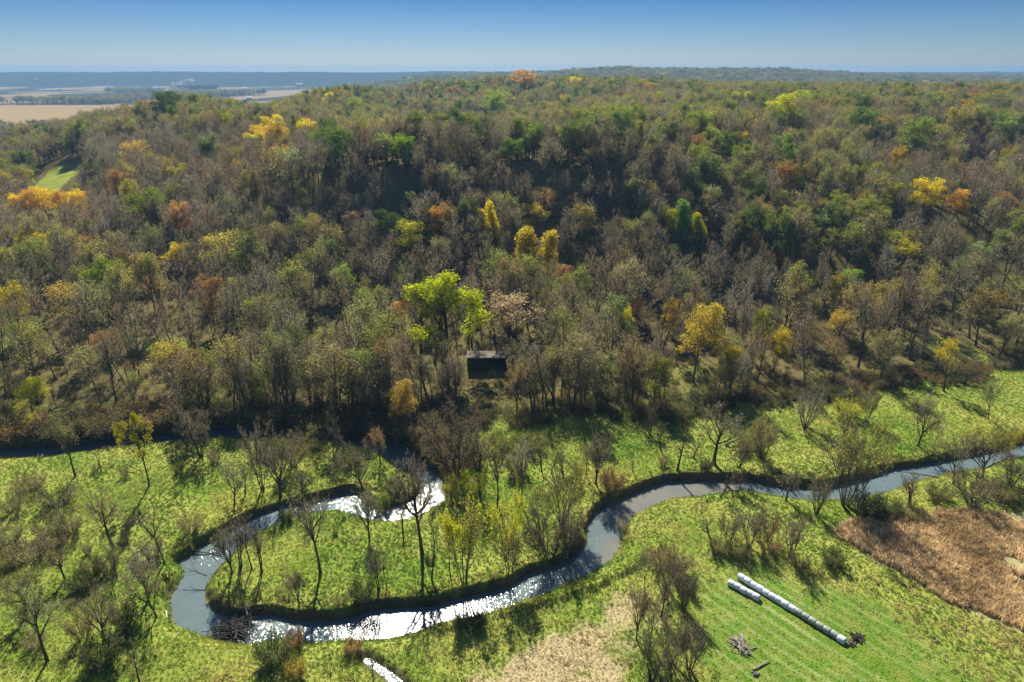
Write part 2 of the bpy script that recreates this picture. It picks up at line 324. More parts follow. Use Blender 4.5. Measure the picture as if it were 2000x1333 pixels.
# ------------------------------------------------------------------ ground sheet
def stripes(x, y):
    far_ = BALE_A[1] + (BALE_A[1] - BALE_A[0]) * 4; db, _ = segdist(x, y, np.array([BALE_A[0], far_]), False); q = db + fbm(x, y, 14, 2) * .6
    lane = np.sin(q * 2 * math.pi / 2.1); wide = np.sin(q * 2 * math.pi / 8.3 + 1)
    return np.clip(smooth(.2, 1.0, lane) * (.5 + .5 * smooth(-.4, .5, wide)) * (.45 + .65 * smooth(-.35, .2, fbm(x, y, 9, 3))) * (db > 2.4), 0, 1)
def build_land():
    rows = list(np.linspace(12, 50, 24, endpoint=False)) + list(np.linspace(50, 235, 440, endpoint=False))
    y = 235.0; st = .45
    while y < 9300:
        rows.append(y); st = min(st * 1.035, y * .013); y += st
    rows.append(9300.0); Y = np.array(rows); n = 620
    U = np.linspace(-1, 1, n); U = U * (.78 + .22 * U ** 2)
    XX = U[None, :] * (.97 * Y[:, None] + 45); YY = np.repeat(Y[:, None], n, 1)
    x = XX.ravel(); y = YY.ravel(); z = height(x, y); r = len(Y)
    idx = np.arange(r * n).reshape(r, n)
    f = np.stack([idx[:-1, :-1], idx[:-1, 1:], idx[1:, 1:], idx[1:, :-1]], -1).reshape(-1, 4)
    me = bpy.data.meshes.new('ground'); me.vertices.add(len(x)); me.vertices.foreach_set('co', np.stack([x, y, z], -1).astype(np.float32).ravel())
    me.loops.add(f.size); me.loops.foreach_set('vertex_index', f.ravel().astype(np.int32))
    me.polygons.add(len(f)); me.polygons.foreach_set('loop_start', np.arange(0, f.size, 4, dtype=np.int32)); me.polygons.foreach_set('loop_total', np.full(len(f), 4, np.int32))
    me.update(); me.validate()
    me.polygons.foreach_set('use_smooth', np.ones(len(f), bool))
    A = np.zeros((len(x), 4), np.float32); B = np.zeros((len(x), 4), np.float32); FC = np.ones((len(x), 4), np.float32)
    near = y < 260
    xs, ys = x[near], y[near]
    d, w = sdist(xs, ys, RIV)
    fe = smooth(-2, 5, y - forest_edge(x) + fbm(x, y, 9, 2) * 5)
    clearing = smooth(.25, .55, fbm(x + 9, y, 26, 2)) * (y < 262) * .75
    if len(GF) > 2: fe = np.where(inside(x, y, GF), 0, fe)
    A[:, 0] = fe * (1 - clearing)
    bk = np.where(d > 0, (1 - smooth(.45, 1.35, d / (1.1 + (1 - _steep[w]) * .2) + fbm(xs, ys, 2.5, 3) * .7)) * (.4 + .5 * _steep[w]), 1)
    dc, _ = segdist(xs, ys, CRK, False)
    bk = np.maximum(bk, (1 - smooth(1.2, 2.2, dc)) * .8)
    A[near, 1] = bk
    dt, _ = sdist(xs, ys, TANP); dr, _ = sdist(xs, ys, REED)
    A[near, 2] = np.maximum((1 - smooth(-4, 2, dt + fbm(xs, ys, 11, 4) * 13)) * smooth(-.6, -.2, fbm(xs + 20, ys, 6, 3)), .8 * (1 - smooth(-1, 1.5, dr)))
    dm, _ = sdist(xs, ys, MOWN); mw = 1 - smooth(-6, 2, dm + fbm(xs, ys, 9, 3) * 9)
    db, _ = segdist(xs, ys, BALE_A, False)
    B[near, 0] = mw
    B[near, 1] = stripes(xs, ys)
    # fields in the wide valley and on the far hills
    far = y > 640; fx, fy = x[far], y[far]; hh = z[far]
    valley = (hh < 0) | ((fy > 1000) & (hh < 3))
    u = fx / fy * 1434 + 1000
    cell = vnoise(fx / 340 + 3, fy / 520); cell2 = vnoise(fx / 210 + 30, fy / 700 + 9)
    col = np.zeros((len(fx), 3)); col[:] = (.06, .06, .04)
    wood = fbm(fx, fy, 420, 3)
    col[cell > .4] = (.27, .20, .11); col[(cell > .66)] = (.17, .13, .08); col[(cell2 > .72)] = (.09, .13, .04); col[cell2 < .2] = (.28, .22, .15)
    col[(wood > .18)] = (.07, .065, .04)
    big = (fy > 1180) & (fy < 2150) & (u < 330 + (fy - 1200) * .1); col[big] = (.30, .22, .105)
    g = (u > 440) & (u < 580) & (fy > 1500) & (fy < 2300); col[g] = (.13, .19, .06)
    col[~valley] = (.065, .055, .03)
    hillf = (~valley) & (fy > 1150) & (fy < 1800) & (u > 1780) & (u < 1935); col[hillf] = (.20, .26, .07)
    col[fy > 4550] = (.05, .05, .035)
    FC[far, :3] = col; B[far, 2] = smooth(640, 760, fy) * np.where(valley | hillf | (fy > 2400), 1, .8)
    for nm, a in (('zone', A), ('zone_b', B), ('field_colour', FC)):
        at_ = me.attributes.new(nm, 'FLOAT_COLOR', 'POINT'); at_.data.foreach_set('color', a.ravel())
    me.materials.append(LAND); o = bpy.data.objects.new('ground', me); C.objects.link(o)
    tag(o, 'rolling valley ground with green floodplain, wooded bluffs and far farm fields', kind='structure')
build_land()

def sheet(name, P, z, mat, label, step=.6, pad=1.0):
    x0, y0 = P.min(0) - pad; x1, y1 = P.max(0) + pad
    xs = np.arange(x0, x1, step); ys = np.arange(y0, y1, step)
    X, Y = np.meshgrid(xs, ys); d, w = sdist(X.ravel(), Y.ravel(), P); keep = (d < pad).reshape(X.shape)
    cell = keep[:-1, :-1] | keep[1:, :-1] | keep[:-1, 1:] | keep[1:, 1:]
    idx = np.arange(X.size).reshape(X.shape); jj, ii = np.nonzero(cell)
    f = np.stack([idx[jj, ii], idx[jj, ii + 1], idx[jj + 1, ii + 1], idx[jj + 1, ii]], -1)
    us, inv = np.unique(f, return_inverse=True); f = inv.reshape(-1, 4)
    co = np.stack([X.ravel()[us], Y.ravel()[us], np.full(len(us), z)], -1)
    me = bpy.data.meshes.new(name); me.from_pydata(co.tolist(), [], f.tolist()); me.update()
    x, y = co[:, 0], co[:, 1]; fl = np.zeros((len(us), 4), np.float32)
    for (px, py, r, s) in [(862,955,3.5,1),(850,985,3,.8),(720,985,6,.9),(690,972,4,.7),(490,1225,6,1),(440,1235,3,.6),(410,1085,3,1),(395,1100,2,.5),(670,1228,3,.8),(590,1235,4,.5),(960,1168,7,.55),(900,1190,6,.35),
                           (1060,1140,4,.5),(1165,1050,3,.35),(1345,955,3,.4),(560,1000,5,.5),(815,900,3,.25),(90,878,6,.3)]:
        c = at(px, py, z); fl[:, 0] = np.maximum(fl[:, 0], s * .65 * np.exp(-((x - c[0]) ** 2 + (y - c[1]) ** 2) / r ** 2))
    for (px, py, r) in [(1300,975,7),(1225,1000,4),(1205,1070,3),(1185,1095,3),(1360,962,5),(1420,955,4),(830,985,4),(1250,975,5)]:
        c = at(px, py, z); fl[:, 1] = np.maximum(fl[:, 1], np.exp(-((x - c[0]) ** 2 + (y - c[1]) ** 2) / r ** 2))
    c = at(815, 1216, z); fl[:, 2] = np.exp(-((x - c[0]) / 11) ** 4 - ((y - c[1]) / 7) ** 4)
    me.attributes.new('flow', 'FLOAT_COLOR', 'POINT').data.foreach_set('color', fl.ravel())
    me.materials.append(mat); o = bpy.data.objects.new(name, me); C.objects.link(o); tag(o, label, kind='structure')
sheet('river_water', RIV, WZ, WATER, 'silty grey-green meandering creek glittering in the sun')
_c = []
for i in range(len(CRK)):
    d = CRK[min(i + 1, len(CRK) - 1)] - CRK[max(i - 1, 0)]; d /= np.linalg.norm(d); nrm = np.array((-d[1], d[0])); _c.append((CRK[i] - nrm * CRW[i] * .3, CRK[i] + nrm * CRW[i] * .3))
sheet('side_creek_water', np.array([a for a, b in _c] + [b for a, b in _c[::-1]]), -.72, WATER, 'narrow bright side creek running to the river', .3, .5)

# ------------------------------------------------------------------ plants: skeletons and meshes
class Acc:
    def __init__(s): s.v = []; s.f = []; s.m = []; s.k = 0
    def add(s, V, Fs, mi):
        s.v.append(V); k = s.k; s.f += [tuple(i + k for i in f) for f in Fs]; s.m += [mi] * len(Fs); s.k += len(V)
    def mesh(s, name, mats):
        me = bpy.data.meshes.new(name)
        V = np.concatenate(s.v) if s.v else np.zeros((0, 3))
        me.from_pydata(V.tolist(), [], s.f); me.update()
        for m in mats: me.materials.append(m)
        me.polygons.foreach_set('material_index', s.m); return me
def unit(v): return v / (np.linalg.norm(v) + 1e-12)
_rings = {n: np.stack([np.cos(np.arange(n) * 2 * math.pi / n), np.sin(np.arange(n) * 2 * math.pi / n)], -1) for n in (3, 4, 5, 6, 8, 12)}
_tf = {}
def tube(acc, pts, rad, n, mi):
    k = len(pts); d = pts[-1] - pts[0]; d = unit(d)
    a = unit(np.cross(d, (0.3, .9, .31) if abs(d[2]) > .8 else (0, 0, 1.))); b = np.cross(d, a)
    rg = _rings[n]; off = rg[:, :1] * a + rg[:, 1:] * b
    V = (pts[:, None, :] + off[None] * np.asarray(rad)[:, None, None]).reshape(-1, 3)
    if (k, n) not in _tf:
        _tf[(k, n)] = [(i * n + j, i * n + (j + 1) % n, (i + 1) * n + (j + 1) % n, (i + 1) * n + j) for i in range(k - 1) for j in range(n)]
    acc.add(V, _tf[(k, n)], mi)
def grow(rng, P):
    br = []
    L = P['levels']
    def go(p, d, ln, r, lv):
        ns = P['nseg'][lv]; pts = [p]; q = p; dd = d; wob = P['wob'][lv]
        for i in range(ns):
            dd = unit(dd + rng.normal(0, wob, 3) + np.array((0, 0, P['trop'][lv])) / ns); q = q + dd * ln / ns; pts.append(q)
        pts = np.array(pts); r1 = r * P['tip'][lv]; br.append((pts, r, r1, lv, d))
        if lv >= L: return
        n = P['n'][lv]; n = max(1, int(round(n * rng.uniform(.8, 1.2)))); az = rng.uniform(0, 6.28)
        for i in range(n):
            t = P['t0'][lv] + (1 - P['t0'][lv]) * ((i + rng.uniform(.2, .9)) / n) ** P.get('pw', 1); t = min(t, .99); s = t * ns; j = min(int(s), ns - 1)
            b = pts[j] * (1 - (s - j)) + pts[j + 1] * (s - j); pd = unit(pts[j + 1] - pts[j])
            az += 2.4 + rng.normal(0, .4); sd = unit(np.cross(pd, (math.cos(az), math.sin(az), .2))); 
            an = R(P['ang'][lv] * rng.uniform(.75, 1.25))
            cd = unit(pd * math.cos(an) + sd * math.sin(an)); tt = (t - P['t0'][lv]) / (1 - P['t0'][lv] + 1e-9)
            cl = ln * P['lr'][lv] * (1.0 - P['tp'][lv] * tt) * rng.uniform(.75, 1.2)
            go(b, cd, cl, max((r + (r1 - r) * t) * .62, P['rmin']), lv + 1)
    for k in range(P['stems']):
        a = k * 2.4 + rng.uniform(0, 1); sp_ = P['splay'] if P['stems'] > 1 else P.get('lean', .03)
        d = unit(np.array((math.cos(a) * sp_, math.sin(a) * sp_, 1.)) + rng.normal(0, .05, 3))
        p = np.array((math.cos(a), math.sin(a), 0.)) * (.25 if P['stems'] > 1 else 0) - np.array((0, 0, .3))
        go(p, d, P['H'] * rng.uniform(.85, 1.05) * P.get('stemf', .9), P['r'] * rng.uniform(.8, 1.1), 0)
    return br
def leaf_quads(acc, P, rng, size, mi, updown=.5):
    n = len(P); a = rng.normal(0, 1, (n, 3)); a /= np.linalg.norm(a, axis=1)[:, None]; b = rng.normal(0, 1, (n, 3)); b = np.cross(a, b); b /= np.linalg.norm(b, axis=1)[:, None]
    s = size * rng.uniform(.6, 1.3, (n, 1))
    V = np.stack([P - a * s * .5, P + b * s * .32, P + a * s * .5, P - b * s * .32], 1).reshape(-1, 3)
    acc.add(V, [(4 * i, 4 * i + 1, 4 * i + 2, 4 * i + 3) for i in range(n)], mi)
PROTO = {}
def make(kind, k, P, leaves=None, wood_lv=1):
    """one kind of plant: trunk mesh (trunk and limbs), crown mesh (twigs and leaves) and both joined for the far woods"""
    rng = np.random.default_rng(hash(kind) % 1 + k * 101 + sum(map(ord, kind)))
    br = grow(rng, P); T = Acc(); K = Acc(); J = Acc()
    for pts, r0, r1, lv, d in br:
        n = 6 if lv == 0 else 4 if lv == 1 else 3
        if lv >= P['levels']:
            a = pts[0]; b = pts[-1]; s = np.cross(b - a, rng.normal(0, 1, 3)); s = unit(s) * P['tw']
            for A in (K, J): A.add(np.array([a - s, a + s, b]), [(0, 1, 2)], 1)
            continue
        rad = np.linspace(r0, r1, len(pts))
        if lv == 0: rad = rad * (1 + .5 * np.exp(-np.linspace(0, 1, len(pts)) * 14))
        for A in ((T if lv <= wood_lv else K), J): tube(A, pts, rad, n, 0)
    if leaves:
        mode = leaves['mode']; LP = []
        lvls = leaves.get('lv', P['levels']); sel = [b for b in br if b[3] >= lvls]
        zmax = max(b[0][-1][2] for b in br)
        if mode == 'sparse':
            ends = np.array([b[0][0] + (b[0][-1] - b[0][0]) * rng.random() for b in sel])
            w = np.clip((ends[:, 2] / zmax - leaves.get('low', 0)) / .3, 0, 1) * np.clip(.5 + .9 * fbm(ends[:, 0] * 1.0 + 50, ends[:, 2] + ends[:, 1], 2.5, 1), 0.02, 1)
            w /= w.sum(); pk = rng.choice(len(ends), leaves['n'], p=w); LP = ends[pk] + rng.normal(0, leaves.get('sig', .35), (leaves['n'], 3))
        else:
            ends = np.array([b[0][-1] for b in br if b[3] == leaves.get('clv', 2)])
            ends = ends[ends[:, 2] > zmax * leaves.get('low', .25)]
            if len(ends) > leaves['clumps']: ends = ends[rng.choice(len(ends), leaves['clumps'], replace=False)]
            m = leaves['n'] // len(ends)
            for e in ends:
                rr = leaves['rad'] * rng.uniform(.7, 1.3); v = rng.normal(0, 1, (m, 3)); v /= np.linalg.norm(v, axis=1)[:, None]
                v *= (rng.random((m, 1)) ** .35); v[:, 2] *= leaves.get('sq', .75); LP.append(e + v * rr)
            LP = np.concatenate(LP)
        LP = LP[LP[:, 2] > .25]
        for A in (K, J): leaf_quads(A, LP, rng, leaves['size'], 2)
    allv = np.concatenate(J.v); h = np.percentile(allv[:, 2], 99.7); w = np.percentile(np.hypot(allv[:, 0] - np.median(allv[:, 0]), allv[:, 1] - np.median(allv[:, 1])), 97) * 2
    mats = [BARK, TWIG, LEAF]
    PROTO.setdefault(kind, []).append(dict(trunk=T.mesh(kind + '_trunk', mats), crown=K.mesh(kind + '_crown', mats), joined=J.mesh(kind, mats), H=h, W=w))

forestP = dict(stems=1, H=16, r=.20, levels=4, n=[17, 6, 5, 5], t0=[.30, .15, .1, .1], ang=[42, 38, 38, 36], lr=[.36, .5, .5, .55], tp=[.55, .4, .3, .3], nseg=[6, 3, 2, 1, 1],
               wob=[.05, .1, .12, .1, .1], trop=[.1, .5, .4, .25, .1], tip=[.25, .3, .4, .5, 1], rmin=.02, splay=.3, tw=.034, stemf=.93)
for k in range(4): make('forest_bare', k, {**forestP, 'H': [15, 17, 14, 18][k], 'ang': [[44, 50, 36, 40][k], 40, 38, 36], 'lr': [[.46, .5, .4, .42][k], .5, .5, .55]})
for k in range(4): make('grove_bare', k, {**forestP, 'H': [20, 18, 21, 17][k], 'r': .19, 'stems': [1, 1, 2, 1][k], 'splay': .1, 't0': [[.5, .42, .46, .34][k], .15, .1, .1], 'n': [12, 6, 5, 4], 'ang': [[32, 40, 30, 36][k], 40, 38, 36], 'lr': [[.3, .34, .28, .36][k], .5, .5, .55]})
for k in range(3): make('forest_sparse', k, {**forestP, 'n': [16, 6, 5, 4], 'lr': [[.46, .42, .5][k], .5, .5, .55]}, dict(mode='sparse', n=2100, size=.27, sig=.4, low=.3))
for k in range(4): make('forest_leafy', k, {**forestP, 'H': [15, 14, 16, 17][k], 'levels': 3, 'n': [14, 5, 4], 'ang': [50, 42, 40], 'lr': [[.42, .46, .4, .36][k], .5, .5], 'tp': [.45, .4, .3]},
                        dict(mode='clump', clumps=62, n=6400, rad=1.25, size=.33, low=.3))
for k in range(2): make('forest_spire', k, {**forestP, 'H': 17, 'levels': 3, 'n': [20, 5, 3], 't0': [.2, .15, .1], 'ang': [28, 30, 35], 'lr': [.31, .5, .5], 'tp': [.7, .4, .3], 'trop': [.05, .8, .4, .2]},
                        dict(mode='clump', clumps=44, n=5200, rad=1.05, size=.33, low=.2, sq=1.5))
make('cottonwood', 0, {**forestP, 'H': 26, 'r': .5, 'levels': 4, 'n': [12, 6, 5, 3], 't0': [.28, .2, .15, .1], 'ang': [46, 32, 34, 36], 'lr': [.44, .42, .5, .5], 'tp': [.8, .3, .3, .3], 'trop': [0, 1.0, .7, .4, .3]},
     dict(mode='clump', clv=3, clumps=130, n=11000, rad=1.05, size=.34, low=.45, sq=1.7))
# floodplain kinds
vase = dict(stems=1, H=4.2, r=.30, levels=5, n=[7, 6, 6, 5, 4], t0=[.45, .25, .15, .1, .1], ang=[34, 34, 36, 38, 38], lr=[1.9, .52, .55, .55, .55], tp=[.2, .35, .3, .3, .3], nseg=[3, 5, 4, 2, 1, 1],
            wob=[.08, .1, .14, .15, .1, .1], trop=[.1, .35, .25, .15, .1, .05], tip=[.75, .3, .3, .4, .5, 1], rmin=.02, splay=.3, tw=.027, stemf=1.0)
for k in range(4): make('vase', k, {**vase, 'ang': [[34, 40, 30, 44][k], 34, 36, 38, 38], 'H': [4.2, 5.5, 3.4, 4.6][k]}, wood_lv=2)
roundc = {**vase, 'H': 7.0, 'n': [8, 6, 5, 5, 4], 't0': [.5, .2, .15, .1, .1], 'lr': [.72, .55, .55, .55, .55], 'ang': [50, 40, 38, 38, 38]}
for k in range(3): make('roundtop', k, {**roundc, 'H': [7, 6, 8][k]}, wood_lv=2)
slim = {**vase, 'stems': 1, 'H': 11, 'r': .20, 'levels': 4, 'n': [11, 5, 5, 4], 't0': [.35, .15, .1, .1], 'lr': [.27, .5, .5, .5], 'ang': [38, 36, 36, 36], 'tp': [.4, .3, .3, .3], 'nseg': [7, 3, 2, 1, 1], 'wob': [.09, .12, .12, .1, .1], 'tip': [.25, .3, .4, .5, 1], 'stemf': .95}
for k in range(4): make('slim', k, {**slim, 'n': [[11, 8, 14, 6][k], 5, 5, 4], 'stems': [1, 1, 2, 1][k], 'splay': .12}, wood_lv=1)
multi = {**vase, 'stems': 9, 'splay': .38, 'H': 8, 'r': .10, 'levels': 4, 'n': [7, 6, 5, 4], 't0': [.3, .2, .1, .1], 'lr': [.36, .5, .5, .5], 'ang': [28, 32, 36, 36], 'tp': [.4, .3, .3, .3], 'nseg': [5, 3, 2, 1, 1], 'wob': [.08, .1, .12, .1, .1], 'tip': [.25, .3, .4, .5, 1], 'stemf': .9, 'trop': [.1, .2, .15, .1, .1]}
for k in range(3): make('multi', k, {**multi, 'stems': [9, 12, 7][k], 'splay': [.38, .5, .3][k]}, wood_lv=1)
for k in range(3): make('willow', k, {**multi, 'stems': [10, 8, 12][k], 'H': 10, 'splay': [.42, .32, .5][k]}, dict(mode='sparse', n=3200, size=.23, sig=.3, low=.35), wood_lv=1)
for k in range(2): make('poplar', k, {**multi, 'stems': [5, 4][k], 'H': 11, 'splay': [.2, .16][k], 'r': .12, 'n': [9, 5, 5, 4]}, dict(mode='sparse', n=4200, size=.24, sig=.3, low=.42), wood_lv=1)
make('tufted', 0, {**vase, 'H': 9, 'r': .24, 'n': [9, 5, 4, 4, 3], 't0': [.35, .3, .15, .1, .1], 'lr': [.45, .5, .5, .5, .5], 'ang': [48, 36, 36, 36, 36], 'nseg': [6, 4, 3, 2, 1, 1]},
     dict(mode='clump', clv=2, clumps=24, n=4200, rad=.9, size=.22, low=.42, sq=.8), wood_lv=2)
make('tipped', 0, {**roundc, 'ang': [38, 36, 38, 38, 38]}, dict(mode='sparse', n=1800, size=.24, sig=.3, low=.6), wood_lv=2)
make('tipped', 1, {**vase, 'ang': [44, 36, 38, 38, 38]}, dict(mode='sparse', n=1800, size=.24, sig=.3, low=.55), wood_lv=2)
bushP = {**multi, 'stems': 22, 'splay': .95, 'H': 3.2, 'r': .035, 'levels': 3, 'n': [8, 6, 5], 't0': [.15, .1, .1], 'lr': [.45, .5, .5], 'ang': [34, 38, 40], 'nseg': [4, 2, 1, 1], 'rmin': .012, 'tw': .02}
for k in range(3): make('bush', k, {**bushP, 'stems': [19, 24, 16][k], 'splay': [.95, 1.2, .7][k], 'n': [7, 5, 4]}, dict(mode='sparse', n=700, size=.17, sig=.25, low=.1), wood_lv=0)
for k in range(3): make('leafy_bush', k, {**bushP, 'splay': [1.1, .9, 1.3][k], 'n': [7, 5, 4]}, dict(mode='sparse', n=2400, size=.20, sig=.25, low=.0), wood_lv=0)

def put(kind, k, x, y, z, h, w=None, rz=None, name='bare_tree', label=None, cat='tree', group=None, tint=(.1, .12, .03), lean=(0, 0), parts=('trunk', 'crown')):
    pr = PROTO[kind][k % len(PROTO[kind])]; sz = h / pr['H']; sx = (w / pr['W']) if w else sz
    sx = min(max(sx, sz * .45), sz * 2.4)
    t = bpy.data.objects.new(name, None); C.objects.link(t); t.empty_display_size = .5
    t.location = (x, y, z); t.rotation_euler = (lean[0], lean[1], random.uniform(0, 6.28) if rz is None else rz); t.scale = (sx, sx, sz)
    tag(t, label, cat, group)
    for pn, key in zip(parts, ('trunk', 'crown')):
        o = bpy.data.objects.new(pn, pr[key]); C.objects.link(o); o.parent = t; o['tint'] = tuple(float(c) for c in tint)
    return t

# ------------------------------------------------------------------ scatter (one stuff object each, instances by geometry nodes)
def proto_collection(name, meshes):
    col = bpy.data.collections.new(name)
    for i, me in enumerate(meshes):
        o = bpy.data.objects.new('%s_kind_%02d' % (name, i), me); col.objects.link(o)
    return col
def scatter(name, label, pts, rot, scl, idx, tint, col, kind='stuff'):
    me = bpy.data.meshes.new(name); n = len(pts); me.vertices.add(n); me.vertices.foreach_set('co', np.asarray(pts, np.float32).ravel())
    for nm, ty, key, a in (('rot', 'FLOAT_VECTOR', 'vector', rot), ('scl', 'FLOAT_VECTOR', 'vector', scl), ('tint', 'FLOAT_COLOR', 'color', np.concatenate([tint, np.ones((n, 1))], 1)), ('idx', 'INT', 'value', idx)):
        d = me.attributes.new(nm, ty, 'POINT').data; d.foreach_set(key, np.asarray(a, np.int32 if ty == 'INT' else np.float32).ravel())
    o = bpy.data.objects.new(name, me); C.objects.link(o); tag(o, label, kind=kind)
    g = bpy.data.node_groups.new(name, 'GeometryNodeTree'); g.interface.new_socket('Geometry', in_out='INPUT', socket_type='NodeSocketGeometry'); g.interface.new_socket('Geometry', in_out='OUTPUT', socket_type='NodeSocketGeometry')
    N_ = g.nodes; L = g.links; gi = N_.new('NodeGroupInput'); go = N_.new('NodeGroupOutput'); ip = N_.new('GeometryNodeInstanceOnPoints'); ci = N_.new('GeometryNodeCollectionInfo')
    ci.inputs[0].default_value = col; ci.inputs['Separate Children'].default_value = True; ci.inputs['Reset Children'].default_value = True
    def na(nm, dt):
        a = N_.new('GeometryNodeInputNamedAttribute'); a.data_type = dt; a.inputs[0].default_value = nm; return a.outputs[0]
    L.new(gi.outputs[0], ip.inputs['Points']); L.new(ci.outputs[0], ip.inputs['Instance']); ip.inputs['Pick Instance'].default_value = True
    L.new(na('idx', 'INT'), ip.inputs['Instance Index']); e2r = N_.new('FunctionNodeEulerToRotation'); L.new(na('rot', 'FLOAT_VECTOR'), e2r.inputs[0]); L.new(e2r.outputs[0], ip.inputs['Rotation'])
    L.new(na('scl', 'FLOAT_VECTOR'), ip.inputs['Scale']); L.new(ip.outputs[0], go.inputs[0])
    md = o.modifiers.new('scatter', 'NODES'); md.node_group = g; return o
def jitter_grid(x0, x1, y0, y1, step, rng):
    X, Y = np.meshgrid(np.arange(x0, x1, step), np.arange(y0, y1, step)); n = X.size
    return X.ravel() + rng.uniform(-.5, .5, n) * step, Y.ravel() + rng.uniform(-.5, .5, n) * step
# ------------------------------------------------------------------ trees of the open floodplain
YG, BY, GO, OR, RU, GR, DG, PG, OL, TA = (.56,.55,.04), (.82,.66,.03), (.86,.60,.06), (.66,.40,.12), (.38,.21,.10), (.14,.22,.03), (.08,.12,.03), (.34,.38,.20), (.24,.24,.08), (.36,.28,.15)
RB = (.22, .13, .09)
